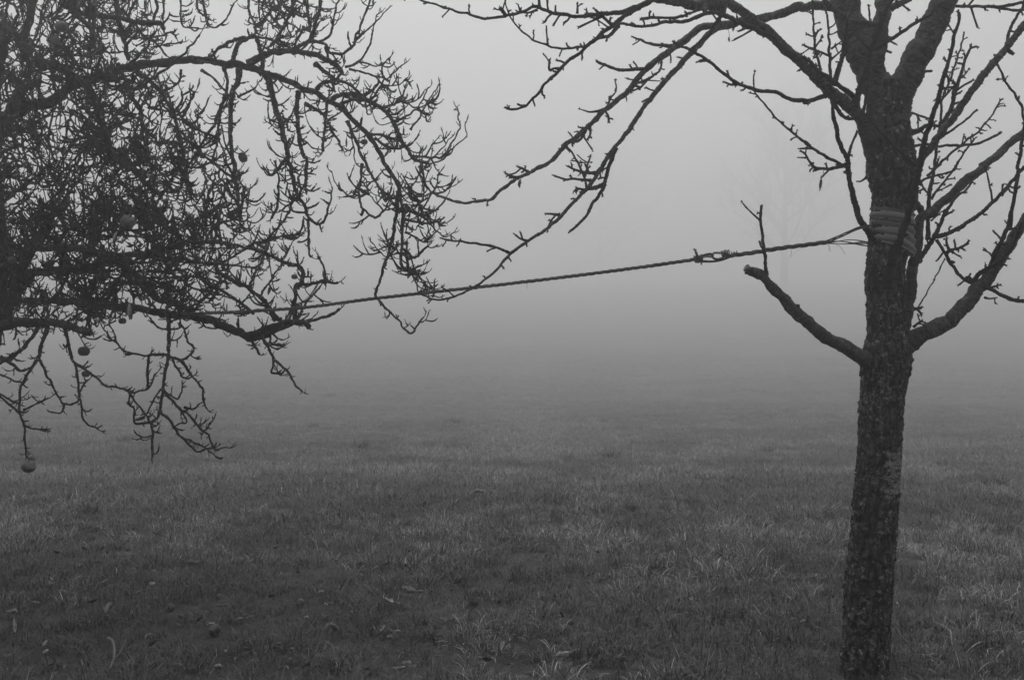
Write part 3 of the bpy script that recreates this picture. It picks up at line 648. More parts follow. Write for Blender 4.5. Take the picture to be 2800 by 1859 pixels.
    for a in range(7):
        mb = MB(); n = len(wire); t = np.linspace(0, 1, n); nu_, nl_ = len(up), len(lower); amp = np.full(n, 0.0034); amp[:nu_] = np.linspace(0.006, 0.0045, nu_); amp[-nl_:] = 0.003 + 0.007 * np.sin(np.linspace(0, math.pi, nl_))
        ph = a * 6.283 / 7 + t * (10 + a * 1.3)
        q = wire + np.stack([np.zeros(n), np.sin(ph) * amp * .6, np.cos(ph) * amp], 1); mb.tube(catmull(q, 0.006), np.full(len(catmull(q, 0.006)), 0.0018), 6); kid(mb, 'strand', r2)
    frays(r2, [(2165, 683, 2161, 703), (2264, 669, 2268, 688), (2267, 669, 2271, 686), (2290, 667, 2312, 696), (2282, 665, 2290, 676)], 4.0)
    for r in (r1, r2):
        for c in r.children: c.location = -Vector(r.location)
make_ropes()

# ------------------------------------------------------------------ apple tree (left)
D_AP = 5.2
apple = empty('apple_tree', W(-140, 1660, D_AP)); AOFF = np.array(apple.location)
tag(apple, 'old apple tree with dense tangled drooping bare twigs at left', 'tree')
AP = Tree(apple, 5); AP.base = 5.0
ALLB = []
def abranch(spec, r0, r1, d0=None, d1=None, sp=0.026, lmin=0.02, lmax=0.06, drift=0.25, name='branch', lev=1, P=None, R=None, upw=0.35):
    if P is None: P, R = AP.trace(spec, r0 * .92, r1 * .92, d0, d1, drift, 3.5)
    P, R = wob(P, R, .012 if R[0] > .016 else .0075, .06 if R[0] > .016 else .03, .35, .2)
    mb = MB(); rmax = R.max()
    if rmax > 0.016: mb.tube(P, R, 20, 0.03, True, 0.0022, 80.0, random.random() * 9)
    else: mb.tube(P, R * (1 + 0.22 * (rng.random(len(P)) < 0.12)), 8 if rmax > 0.008 else 6, 0.10)
    o = part(mb, name, M['apple_limb'] if rmax > 0.008 else M['apple_twig'], apple, AOFF); ALLB.append((P, R))
    if sp:
        b = MB(); spurs_along(b, P, R, sp * (.7 if spec is None else .52), lmin, lmax, 0.05, lev, upw)
        u = b.build('twigs', M['apple_twig'], o, True); tag(u, kind='stuff')
    return o
# trunk and limbs
P, R = AP.trace('S -140,1720 -130,1500 -110,1250 -75,1050 -40,900 -22,760 -25,600 -40,420 -30,250', 62, 30, D_AP, 5.1)
R = R * (1 + .55 * np.exp(-np.arange(len(R)) / 28.0))
mb = MB(); mb.tube(P, R, 40, 0, True, 0.006, 40.0); part(mb, 'trunk', M['apple_limb'], apple, AOFF); ALLB.append((P[40:], R[40:]))
B = abranch
B('S -30,420 20,330 60,300 100,290 140,276 210,230 L1 900,725 1100,660 1300,620 1500,585 1700,560 1850,560 2045,590 L2 150,580 280,600 400,620 550,660 700,720 850,780 1000,840 1150,920 1280,1000 1400,1110 1520,1240 1620,1370 1690,1500 L4 1600,90 1650,190 1700,290 1735,450 1730,600 1720,750 1715,900 1730,960', 17, 4, 5.15, 4.9, 0.05, name='limb')
B('L4 1690,290 1670,480 1655,620 1620,780 1570,930 1530,1080 1500,1180 1560,1260 1680,1390 1790,1510 1850,1440 1900,1380', 5.5, 2.6, sp=0.07)
B('S -30,300 L1 60,360 200,420 300,560 450,590 600,660 700,720 830,850 900,980 960,1150 1000,1300 1040,1420 L3 1080,40 1200,110 1300,210 1420,330', 13, 7, 5.1, 4.8, 0.04, name='limb')
B('L1 260,540 200,400 230,300 290,150 300,0 310,-80', 13, 10, None, 5.1, 0.05, name='limb')
B('S -40,950 L3 60,1400 100,1300 150,1170 200,1000 290,840 450,830 700,840 900,880 1200,890 1400,880 1600,800 1750,770 2002,770', 17, 6, 5.1, 4.85, 0.035, name='limb')
B('L3 150,1200 300,1060 600,1030 800,1010 950,960 1050,950 1150,1020 1260,1090 1350,1180 1450,1290 1600,1340 1750,1400', 13, 9, 5.05, 4.8, 0.035, name='limb')
B('S -40,930 L5 0,150 200,110 350,105 500,120 620,140 720,170 825,198', 16, 10, 5.0, 4.6, 0.05, name='limb')
B('L3 100,1330 200,1310 450,1310 700,1320 950,1360 1200,1370 1400,1410 1600,1440 1800,1460 2002,1500 L4 120,1420 250,1470 360,1520 430,1550', 9, 12, 5.0, 4.85, 0.045, name='limb')
B('L4 400,1545 600,1460 750,1420 880,1410 940,1445', 12, 7, None, None, 0.06, name='limb')
B('L4 430,1560 520,1540 640,1490 780,1430', 7, 6, sp=0.06)
B('L4 880,1410 1000,1385 1060,1370 1130,1350 1180,1305', 4.5, 4.5, sp=0.035, lmax=.02)
B('L4 810,1410 800,1250 815,1130 830,1090 940,1090 1030,1065 1120,1075 1175,1070', 7, 4, sp=0.05); B('L4 1065,1065 1060,980 1040,920 1010,850', 4, 2.4, sp=0.08); B('L4 820,1120 870,1050 870,960 800,920 700,890 560,830 400,780 200,740', 6, 4)
B('L4 800,1400 860,1330 900,1250 960,1180 1020,1105', 4.5, 2.5, sp=0.08)
B('L4 640,1400 580,1290 480,1180 380,1110 260,1050 120,960', 6, 6); B('L4 690,1390 650,1380 560,1260', 6, 6, sp=.06)
B('L4 450,1340 330,1240 180,1150 60,1090 0,1040', 4.5, 5, sp=.06); B('L4 420,1330 300,1340 100,1330', 4, 3, sp=.05)
# hanging shoots under the arch
B('L2 440,590 520,540 620,490 750,475 900,485 1050,510 1180,570 1260,620 1300,680', 9.5, 6.5, sp=0.03)
B('L2 1050,590 1150,670 1240,735 1380,790 1480,880 1560,940', 6, 4, sp=0.035); B('L2 290,590 310,480 360,390 430,360 500,355 540,450 570,550 560,700', 7, 5, sp=0.06)
B('L2 80,535 180,440 300,375 450,345', 4.5, 5, sp=0.1); B('L2 490,340 620,360 720,390 820,415', 4, 3, sp=0.03)
B('L2 850,460 960,400 1060,390 1140,410 1170,470 1240,500 1310,500 1380,440 1420,380 1440,300 1490,200 1530,80 1555,0 1580,-80', 5.5, 2.4, sp=0.09)
B('L2 1400,400 1500,310 1600,220 1690,125', 3, 1.8, sp=0.1, lmax=.03); B('L2 1330,620 1430,590 1510,500 1560,400 1580,290 1620,140', 4, 1.8, sp=0.1, lmax=.03)
B('L2 1000,385 1040,260 1080,130 1100,0 1115,-80', 5, 4.5, sp=0.12); B('L2 1090,390 1140,365 1200,300 1225,150 1260,0', 4, 2.5, sp=0.1)
B('L2 1370,640 1500,670 1600,700 1720,720 1860,600', 3.4, 2.2, sp=0.06, lmax=.04); B('L2 1680,715 1670,650 1670,580', 2.4, 1.8, sp=0.2)
B('L2 1060,830 1120,770 1240,740', 6, 5, sp=0.05); B('L2 1205,920 1280,880 1400,870 1480,900 1560,940 1650,990 1720,1060 1780,1150 1820,1240 1840,1290', 6.5, 5.5, sp=0.03)
B('L2 1270,970 1340,940 1430,925 1550,935', 5, 4, sp=0.04); B('L2 1560,930 1640,830 1690,740 1680,690', 3.5, 2.2, sp=0.1); B('L2 1720,1065 1800,1050 1880,1005', 3.5, 3, sp=0.06)
B('L2 1800,1110 1900,1070 2000,1000 2090,820', 3.4, 2, sp=0.07, lmax=.04); B('L2 1930,1200 1970,1140 2010,1090 2080,950 2185,790', 3.2, 1.8, sp=0.09, lmax=.035); B('L2 1640,1000 1790,960 1880,840', 4, 3, sp=0.025)
B('L2 1830,1280 1900,1380 1970,1470 2100,1510 2230,1450 2362,1330 L6 1500,100', 5, 2, sp=0.06) if False else B('L2 1830,1280 1900,1380 1970,1470 2100,1510', 5.5, 4.5, sp=0.022)
B('R6 100,1560 300,1568 400,1568 490,1440 560,1300 570,1250 548,1080', 4, 1.8, None, None, 0.09, 0.01, 0.03); B('R6 400,1568 520,1470 640,1360 635,1300 625,1235', 2.6, 1.6, sp=.12, lmin=.01, lmax=.02); B('R6 230,1568 290,1460 330,1410', 2.6, 2, sp=.1)
B('R7 180,180 210,340 270,430 320,440 400,420 455,375', 4, 2.4, 4.9, 4.8, sp=0.05); B('R7 280,440 310,380 345,255', 3, 2, sp=.05); B('R7 270,440 220,540 150,650', 3, 2.6, sp=.05)
B('R7 30,540 100,620 200,640 300,600 350,560 400,490', 4, 2.5, 4.9, 4.85, sp=0.05); B('R7 20,680 120,700 250,720 360,680', 4, 3, 4.9, 4.8, sp=0.03); B('R7 60,380 120,470 180,560 260,600', 4, 3, 4.9, 4.8, sp=0.05); B('R7 30,800 130,850 220,890 310,800', 3.6, 2.3, 4.9, 4.85, sp=.05); B('R7 30,960 90,1030 150,1020 230,940', 4, 3, 4.9, 4.85, sp=0.04); B('R7 40,880 45,1000 40,1130 110,1140 180,1110', 3.4, 3, 4.9, 4.9, sp=0.03); B('R7 20,1140 100,1190 230,1175', 4, 3, 4.9, 4.8, sp=0.022)
B('L2 600,680 640,800 660,920 700,1040 740,1150 760,1250 780,1350 810,1450 L4 740,0 780,130 800,230 830,330 880,420 920,520 920,650 920,800 940,850', 9.5, 3, sp=0.03)
B('L4 920,520 990,575 1050,540 1090,450 1130,260', 4.5, 2.2, sp=0.06); B('L4 800,320 760,450 700,560 620,640 560,720', 4, 3, sp=0.04); B('L4 630,30 660,160 660,310 650,420 610,520', 2.4, 4, 4.9, 4.9, sp=0.06)
B('L2 900,850 880,1000 890,1150 910,1300 950,1450 L4 900,0 900,150 900,300', 7, 4, sp=0.03); B('L2 350,640 340,760 290,850 270,1000 265,1150 270,1300 290,1450 L4 270,0 290,120 300,250 320,380 340,520', 8, 4.5, sp=0.03)
B('L2 1350,1120 1400,1240 1450,1360 1490,1470 L4 1380,0 1450,130 1530,270 1640,350', 4.8, 3.6, sp=0.055); B('L4 1380,60 1360,200 1355,330 1380,430 1480,515 1560,470 1600,400', 4, 3, sp=0.05); B('L4 1390,450 1375,500', 4, 4, sp=0); B('L4 1350,230 1300,330 1240,335', 3.4, 3, sp=.035)
B('L2 1160,950 1150,1100 1130,1250 1120,1400', 4, 4, sp=0.04); B('L2 960,960 1080,1020 1150,1100 1200,1200 1260,1290 1300,1370', 5, 3.4, sp=0.035); B('L2 1540,1240 1650,1250 1780,1280', 4, 4, sp=.04); B('L2 1600,1270 1700,1350 1820,1370', 3.5, 4, sp=.03)
B('L1 1280,680 1400,760 1500,870 1600,1020 1650,1180 1690,1350 1730,1540 L3 1710,200 1750,370', 6.5, 4.5, sp=0.07); B('L1 1700,1110 1900,1240 2045,1290 L2 120,1330', 4, 3.4, sp=0.05); B('L1 1680,1220 1800,1360 1950,1490 2045,1560', 4, 3.4, sp=0.06)
B('L2 220,870 150,1080 50,1260 0,1340 L1 1830,1440 1740,1560 L3 1620,380', 4.6, 3.8, 4.9, 4.9, sp=0.06); B('L2 240,880 190,1000 160,1150 140,1350 110,1450 130,1520', 4, 3, 4.9, 4.9, sp=0.06); B('L2 210,630 240,750 230,880', 5, 4, sp=.08)
B('L2 0,650 100,710 160,770 240,870', 4, 3, 4.9, 4.9, sp=0.06); B('L2 340,900 430,850 500,810', 3, 3, 4.95, 4.9, sp=.1)
# crown top
B('L1 1060,-60 1080,0 1100,150 1150,320 1175,450 1190,560', 8, 6, 5.3, 5.2, sp=0.07); B('L1 700,110 750,130 900,150 1150,180 1350,220 1470,215 1530,270', 7, 7.5, 5.1, 4.9, sp=0.09)
B('L1 1445,-60 1450,0 1460,90 1430,180', 4.5, 4, 4.95, 4.95, sp=0.06, lmax=.03); B('L1 1525,0 1520,190', 3, 3, 4.9, 4.95, sp=0.04, lmax=.03)
B('L1 1670,-60 1680,0 1690,180 1710,245 1850,270', 3, 2.2, 5, 4.95, sp=0.035); B('L1 1880,-60 1890,0 1920,150 1940,230 L2 60,235 150,250 230,180 300,30', 3.6, 2.4, 5, 4.9, sp=0.06); B('L2 5,-40 40,150 55,210', 3.4, 3, 5, 5, sp=0.03); B('L1 1830,-30 1840,80 1900,150', 3, 3, 5, 5, sp=.03)
B('L2 435,-60 440,0 450,130 500,240 520,310', 4, 3, 5.1, 5, sp=0.04)
for sp_ in ('545,-40 530,100 540,300', '570,-40 640,130 720,230', '600,-60 650,60 750,170', '650,-40 700,90 760,130', '720,-40 800,80 900,110 980,160 1010,290', '620,-30 560,60 600,180 700,260', '690,-40 740,110 800,200 900,280', '960,-30 930,50 860,110', '830,-40 900,20 1000,60 1170,90', '740,-40 730,70 780,200 830,330', '980,-20 985,150 1000,300', '760,60 850,130 990,165 1080,180', '870,300 950,270 1060,240 1110,190'): B('L2 ' + sp_, 3.2, 2.2, 5.2 + random.uniform(-.2, .2), None, 0.035)
B('L2 870,-40 830,120 770,230 700,350 640,440', 5.5, 4, 4.85, 4.8, sp=0.08); B('L2 950,250 900,350 860,440', 4, 4, 4.8, 4.85, sp=.06)
B('L1 1310,830 1380,760 1500,680 1640,560 1750,460 1860,320', 5, 2.6, 4.75, 4.65, sp=0.08, lmax=.035); B('L1 1120,640 1250,560 1380,430 1400,370', 4.5, 3.4, 4.8, 4.7, sp=.05); B('L1 900,480 1100,490 1300,490 1400,498', 3.4, 2.4, 4.9, 4.8, sp=.06)
B('L1 1100,600 1160,740 1200,860 1300,1000 1330,1150 1340,1300 1380,1500', 6, 4, 4.85, 4.75, sp=.035); B('L1 1010,680 1100,760 1180,850 1260,980 1330,1060 1420,1150', 4, 2.6, 4.8, 4.7, sp=.045); B('L1 1130,80 1250,220 1330,330 1450,400 1550,520', 4.4, 3, 5.2, 5.2, sp=.05); B('L1 1160,330 1300,360 1500,340 1600,300', 4, 2.4, 5.2, 5.1, sp=.04); B('L1 1450,440 1560,410 1700,405', 3, 2.2, 5.1, 5.1, sp=.05); B('L1 1690,650 1660,780 1560,830', 3.4, 3, sp=.035); B('L1 1300,830 1310,740', 3, 2, 4.8, 4.8, sp=.05); B('L1 1380,1000 1500,1030 1650,1040', 4, 3, 4.9, 4.9, sp=.04); B('L1 1640,1030 1700,930 1690,840', 4, 2.6, 4.9, 4.85, sp=.035); B('L1 1700,1090 1760,990 1780,880', 3.4, 2.4, 4.9, 4.85, sp=.04)
B('L1 520,510 640,515 760,520 830,530', 5, 4, 4.9, 4.8, sp=.05); B('L1 600,30 700,130 800,220 860,300 880,380', 8, 6, 4.9, 4.8, sp=.06)
# hanging shoots at the bottom
B('L5 1540,0 1540,150 1535,300 1540,420 1510,560 1490,700 1460,850 1440,960 1380,1020 1390,1150 1385,1270 1395,1330', 6.5, 3, 4.75, 4.65, sp=0.06)
for s_, a, b in (('1540,400 1400,400 1300,405 1180,390 1110,360 1060,290 990,230 965,190', 4.6, 2.4), ('1060,285 1040,200 995,105', 3, 2.2), ('1550,420 1640,450 1740,570 1800,660 1850,710 1860,800 1880,880', 4.6, 3),
                 ('1640,450 1700,430 1770,360 1710,280 1690,200 1650,130', 4, 3), ('1490,720 1550,800 1640,890 1750,980 1840,1090 1910,1130 1920,1200 1965,1270 2060,1235', 5, 2.4), ('1450,920 1560,1010 1650,1150 1750,1190 1870,1250 1950,1310', 4.8, 2.6),
                 ('1680,1170 1780,1270 1850,1270 1950,1240', 3.2, 3), ('1380,1015 1250,1030 1220,980 1215,890 1180,850 1185,750', 4, 3), ('590,150 620,270 650,400 680,470 780,540 870,600 960,680 1100,700 1190,740 1260,730 1350,700 1410,580', 5.4, 2.6),
                 ('1350,690 1350,560 1350,420', 4, 4.4), ('1190,760 1240,840 1330,940 1380,1020', 3.4, 2.6), ('1470,710 1390,830 1340,940', 3, 2.6), ('690,480 710,620 720,720 740,860 750,960 800,1030 890,1080', 4.6, 2.6), ('440,150 380,300 350,430 260,570 200,680 180,800 180,900 210,1020 225,1150 245,1290 260,1350', 6.5, 2.8),
                 ('360,440 420,560 480,680 530,790 590,850 700,830 730,740 790,640', 4, 3), ('0,420 100,480 190,545 280,520', 7, 3.4), ('350,150 250,290 170,380 0,470', 6, 6.5), ('-30,570 0,580 190,655', 3, 3), ('-30,760 0,780 170,930', 3.4, 3.4), ('-30,745 0,760 170,850', 3, 3), ('1640,880 1700,1010 1610,1040', 3, 2.6), ('1680,880 1760,890 1820,850', 3.2, 3), ('590,850 560,930 510,930', 3, 2.4), ('700,0 705,190 770,320', 2.4, 1.8), ('1550,170 1640,150 1640,60', 3.4, 3), ('1530,170 1440,150 1370,60', 3.6, 2.8), ('1540,100 1700,60 1820,120', 3, 2.4), ('1570,440 1640,560 1700,620 1750,600', 3.4, 3), ('1750,980 1850,1090 1930,1020', 3.4, 2.6), ('1500,740 1620,800 1670,690', 3.4, 2.8), ('215,900 290,870 420,800', 3, 2.6), ('215,1040 300,1075 390,1075', 3, 2.6)):
    B('L5 ' + s_, a * .92, b * .92, None, None, 0.04, 0.012, 0.042, upw=0.28)
B('L6 390,140 450,240 490,320 560,390 620,460 640,500 680,545', 4.6, 3, 4.8, 4.75, sp=.075, lmax=.04); B('L6 490,320 490,370 480,420 520,428', 3.6, 3, sp=.08); B('L6 340,190 370,250 395,290', 4, 4, sp=.06); B('L6 470,150 470,200 465,235 530,220', 3.4, 3, 4.8, 4.8, sp=.025); B('L6 480,150 520,185 560,195', 3.2, 2.5, 4.8, 4.8, sp=.06); B('L6 0,60 30,110 80,120 130,105', 3, 2.5, 4.9, 4.9, sp=.1)
# long shoots sweeping right out of the thicket
for k in range(13):
    y0 = random.uniform(560, 820); x0 = random.uniform(200, 480); y1 = y0 + random.uniform(-90, 60); x1 = x0 + random.uniform(180, 360)
    B([(x0, y0), (x0 + (x1 - x0) * .35, y0 + (y1 - y0) * .2 + random.uniform(-8, 30)), (x0 + (x1 - x0) * .7, y0 + (y1 - y0) * .6 + random.uniform(-10, 24)), (x1, y1)], random.uniform(3.5, 5.5), 2.6, random.uniform(4.7, 5.6), None, 0.035)
# thicket: shoots growing out of the limbs, arching over and hanging
CROWN = [(-500, -500), (400, -500), (405, 60), (420, 190), (560, 330), (690, 480), (800, 600), (850, 720), (760, 810), (600, 850), (420, 862), (250, 890), (60, 930), (-60, 1010), (-500, 1000)]
def inside(x, y):
    c = False; j = len(CROWN) - 1
    for i in range(len(CROWN)):
        (xi, yi), (xj, yj) = CROWN[i], CROWN[j]
        if (yi > y) != (yj > y) and x < (xj - xi) * (y - yi) / (yj - yi) + xi: c = not c
        j = i
    return c
def thicket(nb):
    pool = [(P[k], R[k]) for P, R in ALLB for k in range(0, len(P), 4) if R[k] > 0.006 and PX(P[k])[0] < 720]
    pp = np.array([PX(p)[:2] for p, r in pool]); made = 0
    while made < nb:
        x, y = random.uniform(-60, 740), random.uniform(-60, 880)
        w = (1.0 if y > 330 else .62) * (1 if x < 330 else max(.28, 1 - (x - 330) / 480))
        if not inside(x, y) or random.random() > w: continue
        dd = np.hypot(pp[:, 0] - x, pp[:, 1] - y) + rng.uniform(0, 130, len(pp)); k = int(dd.argmin()); A_, ra = pool[k]; B_ = W(x, y, random.uniform(4.65, 6.1))
        ln = np.linalg.norm(B_ - A_)
        if ln < .12 or ln > 1.3: continue
        mid = (A_ + B_) / 2 + np.array([0, 0, random.uniform(.05, .32) * ln]) + rng.normal(0, .1 * ln, 3)
        end = B_ + (B_ - mid) * random.uniform(.2, .6) + np.array([0, 0, random.uniform(-.12, .06)])
        q_ = catmull(np.array([A_, mid, B_, end]) * np.array([1, 1, 1]), .012); keep = len(q_)
        for m_ in range(len(q_)):
            if m_ > 8 and not inside(*PX(q_[m_])[:2]): keep = m_; break
        q_ = q_[:keep]
        if len(q_) < 10: continue
        q_ = q_ + np.cumsum(rng.normal(0, .0022, q_.shape), 0); Rr = np.linspace(min(max(.004, ra * .7), random.uniform(.004, .0085)), .0026, len(q_))
        abranch(None, 0, 0, sp=0.078, lmin=0.02, lmax=0.07, P=q_, R=Rr); made += 1
thicket(440)
def side_shoots(nb, box):      # short side shoots on the outer, drooping half of the arching limb
    pool = [(P, R, k) for P, R in ALLB for k in range(4, len(P) - 1, 3) if box[0] < PX(P[k])[0] < box[2] and box[1] < PX(P[k])[1] < box[3]]
    for _ in range(nb):
        P, R, k = random.choice(pool); L = random.uniform(.07, .24); dr = rng.normal(0, 1, 3); dr[2] -= 1.0; t_ = P[k] - P[k - 1]; dr = dr / np.linalg.norm(dr) + t_ / np.linalg.norm(t_) * .8; q_ = [P[k]]; n = int(L / .01)
        for i in range(n): dr = dr / np.linalg.norm(dr) + np.array([0, 0, -.05 if i < n * .4 else .16]) + rng.normal(0, .05, 3); q_.append(q_[-1] + dr / np.linalg.norm(dr) * .01)
        q_ = np.array(q_); abranch(None, 0, 0, sp=.04, lmax=.06, P=q_, R=np.linspace(min(R[k] * .8, .0048), .0026, len(q_)))
side_shoots(40, (690, 150, 1200, 560)); side_shoots(16, (1020, 500, 1180, 760))

# ------------------------------------------------------------------ apples
def apple_mesh(r, wr=0.0, seed=0):
    V = []; nu, nv = 18, 12; rr = random.Random(seed)
    for i in range(nv + 1):
        ph = math.pi * i / nv
        for j in range(nu):
            th = 2 * math.pi * j / nu; s = math.sin(ph); c = math.cos(ph)
            rad = 1.0 + 0.03 * math.cos(5 * th) * (1 - c) * .5
            dent = 0.22 * math.exp(-(s / 0.42) ** 2)
            n_ = wr * mnoise.noise(Vector((s * math.cos(th) * 2.5 + seed, s * math.sin(th) * 2.5, c * 2.5)))
            V.append((r * s * (rad + n_) * math.cos(th), r * s * (rad + n_) * math.sin(th), r * 0.92 * (c - math.copysign(dent, c) + n_ * .5)))
    fc = [(i * nu + j, (i + 1) * nu + j, (i + 1) * nu + (j + 1) % nu, i * nu + (j + 1) % nu) for i in range(nv) for j in range(nu)]
    return np.array(V), fc
def add_apple(p, r, label, m='apple', wr=0.05, rot=(0, 0, 0), stalk=True, grp='apples still hanging in the apple tree'):
    root = empty('apple', p); tag(root, label, 'apple', grp); mb = MB(); V, fc = apple_mesh(r, wr, int(abs(p[0]) * 977) % 50); mb.add(V, fc, V); mb.build('fruit', M[m], root, True)
    if stalk: mb = MB(); mb.tube([(0, 0, r * .6), (0.002, 0, r * .95), (0.001, .001, r * 1.35)], [.0018, .0015, .0022], 5); mb.build('stalk', M['apple_twig'], root)
    root.rotation_euler = rot
def hang(spec, rpx, d, label, **k):
    x, y = T(spec)[0]; add_apple(W(x, y, d), rpx * d / F, label, **k)
hang('L5 765,368', 16, 4.85, 'smooth dark apple hanging on a long thin stalk below the cut branch')
hang('L5 783,575', 11, 4.85, 'small apple hanging just below the larger smooth apple')
hang('L5 1117,92', 10.5, 5.3, 'round apple hanging under the twigs beside the vertical drooping shoot')
hang('L5 262,1420', 18.5, 4.6, 'shrivelled pale spotted apple on the lowest hanging shoot', m='rotten', wr=0.16, rot=(0.2, 0.1, 0))
hang('L1 572,252', 18, 4.7, 'pale apple in the upper left crown, upper of a touching pair', wr=.07, m='pale_apple')
hang('L1 498,372', 17, 4.7, 'pale apple in the upper left crown, lower of a touching pair', rot=(0.9, 0.4, 0), wr=.07, m='pale_apple')
hang('L1 1155,8', 8, 5.1, 'small apple at the top edge of the photo')
hang('L2 385,1455', 14, 4.8, 'dark shrunken apple on a side twig right of the thicket', wr=.2, rot=(0, 1.2, 0))
hang('L2 1505,1312', 9.5, 4.9, 'small dark apple against the end of the arching limb', wr=.12); hang('L2 1135,1290', 8, 4.85, 'small dark apple on a hanging shoot beneath the arch', wr=.14)
hang('L3 1170,590', 20, 4.55, 'large rotten pale apple in the middle of the thicket', m='rotten', wr=.34, rot=(0.4, 0.5, 0))
hang('L3 115,570', 11, 4.7, 'dark apple beside the apple trunk high in the thicket', wr=.1); hang('L3 110,940', 11, 4.7, 'dark apple beside the apple trunk low in the thicket', wr=.1); hang('L3 930,1095', 15, 4.75, 'round dark apple in the gap under the horizontal limb', wr=.06)
hang('L4 800,1025', 8.5, 4.7, 'small apple near the right end of the low branch', wr=.1)
hanging_leaf(*T('L3 1185,1290')[0], 4.6, 0.085, 0.02, 'broad pale withered leaf hanging under the thicket', (0.1, 0.0, 0.5), m='leaf'); hanging_leaf(*T('L3 1090,640')[0], 4.5, 0.06, 0.014, 'curled leaf hanging beside the large rotten apple', (0.2, 0.3, 0.9), m='leaf')
hanging_leaf(*T('L4 610,1060')[0], 4.6, 0.05, 0.016, 'withered leaf among twigs near the low branch', (0, 0.3, 0.3)); hanging_leaf(*T('L2 1760,1350')[0], 4.8, 0.045, 0.014, 'withered leaf near the outer end of the arching limb', (0, .6, 0.3)); hanging_leaf(*T('L2 1490,1040')[0], 4.8, 0.05, 0.012, 'withered leaf under the side shoot of the arch', (0, .1, 0.6)); hanging_leaf(*T('L2 1340,1230')[0], 4.85, 0.05, 0.010, 'narrow withered leaf hanging close under the arching limb', (0, 0, 0.2))
hanging_leaf(*T('R7 1110,260')[0], 4.2, 0.04, 0.013, 'withered leaf hanging from the long cherry branch in mid air', (0, 0.1, 0.6)); hanging_leaf(*T('R5 1425,315')[0], 3.9, 0.022, 0.007, 'tiny withered leaf under the upper cherry branches', (0, -.2, 0.5))

# ------------------------------------------------------------------ bare trees far off in the mist
def far_tree(sx, base_y, d, H, spread, label, seed, crown_low=0.16, lean=0.0):
    rr = random.Random(seed); v = (sx - 1400) / F * d; base = np.array([v, d, gz(v, d) - 0.1]); root = empty('bare_tree', base); tag(root, label, 'tree', 'bare trees fading into the mist')
    mt = MB(); mt.tube([(0, 0, 0), (0.05, 0, H * .12), (lean * .3, 0.1, H * .3), (lean * .6, 0, H * .55), (lean, 0, H * .8)], [H * .027, H * .021, H * .018, H * .012, H * .005], 10); mt.build('trunk', M['far_bark'], root, True)
    mc = MB()
    def grow(p, d_, L, r, lev):
        n = 5; P = [p]
        for i in range(n): d_ = d_ + np.array([rr.gauss(0, .12), rr.gauss(0, .12), rr.gauss(0.06, .1)]); d_ = d_ / np.linalg.norm(d_); P.append(P[-1] + d_ * L / n)
        mc.tube(P, np.linspace(r, r * .4, n + 1), 5 if lev > 1 else 3, 0, False)
        if lev > 0:
            for _ in range(6 if lev > 1 else 7):
                k = rr.randint(1, n); e = P[k] - P[k - 1]; e = e / np.linalg.norm(e) + np.array([rr.gauss(0, .55), rr.gauss(0, .55), rr.gauss(0.1, .45)]); grow(P[k], e / np.linalg.norm(e), L * rr.uniform(.4, .7), r * .5, lev - 1)
    for i in range(15):
        t = crown_low + (0.8 - crown_low) * i / 14; a = i * 2.4 + rr.random(); u = np.array([math.cos(a), math.sin(a), 0.55 + 0.6 * t]); u /= np.linalg.norm(u)
        grow(np.array([lean * t, 0, H * t]), u, spread * (1.05 - 0.55 * t) * rr.uniform(.8, 1.15), H * .009, 3)
    o = mc.build('crown', M['far_bark'], root)
far_tree(2142, 770, 158, 27.0, 12.2, 'bare tree with upright crown, faint in the mist beside the cherry trunk', 3)
far_tree(1640, 770, 215, 28.0, 12.0, 'barely visible bare tree far off in the mist near mid picture', 8)

# ------------------------------------------------------------------ grass
def tuft_mesh(name, nb, hmin, hmax, spread, lean, seed, tmin=0.045, tmax=0.15, straw=0.12, seg=4, wmax=0.0019):
    r = random.Random(seed); V = []; fc = []; tint = []
    for b in range(nb):
        a = r.uniform(0, 6.283); d = spread * math.sqrt(r.random()); x, y = d * math.cos(a), d * math.sin(a); h = r.uniform(hmin, hmax)
        az = a + r.gauss(0, 0.9); l0 = abs(r.gauss(0, lean)) + 0.05; curve = r.uniform(0.3, 2.3); w = r.uniform(.0007, wmax); px, pz = 0.0, -0.01; ang = l0; n0 = len(V)
        tw = r.uniform(-.6, .6); tn = r.uniform(tmin, tmax)
        if r.random() < straw: tn *= random.Random(b + seed * 99).uniform(2.0, 4.5); curve *= 1.5
        for i in range(seg + 1):
            ww = w * (1 - (i / seg) ** 1.8) + 0.0002; ca, sa = math.cos(az + 1.57 + tw * i / seg), math.sin(az + 1.57 + tw * i / seg); cx, cy_ = x + math.cos(az) * px, y + math.sin(az) * px
            V += [(cx + ca * ww, cy_ + sa * ww, pz), (cx - ca * ww, cy_ - sa * ww, pz)]; tint += [tn] * 2
            px += math.sin(ang) * h / seg; pz += math.cos(ang) * h / seg; ang = min(2.2, ang + curve / seg)
        for i in range(seg): k = n0 + 2 * i; fc.append((k, k + 1, k + 3, k + 2))
    me = bpy.data.meshes.new(name); me.from_pydata(V, [], fc)
    ca_ = me.attributes.new('tint', 'FLOAT_COLOR', 'POINT'); ca_.data.foreach_set('color', np.repeat(np.array(tint)[:, None], 4, 1).ravel().astype(np.float32))
    me.polygons.foreach_set('use_smooth', np.ones(len(me.polygons), bool)); me.materials.append(M['grass']); return me
TUFTS = bpy.data.collections.new('grass_tufts')       # sources for the instancer, not linked to the scene
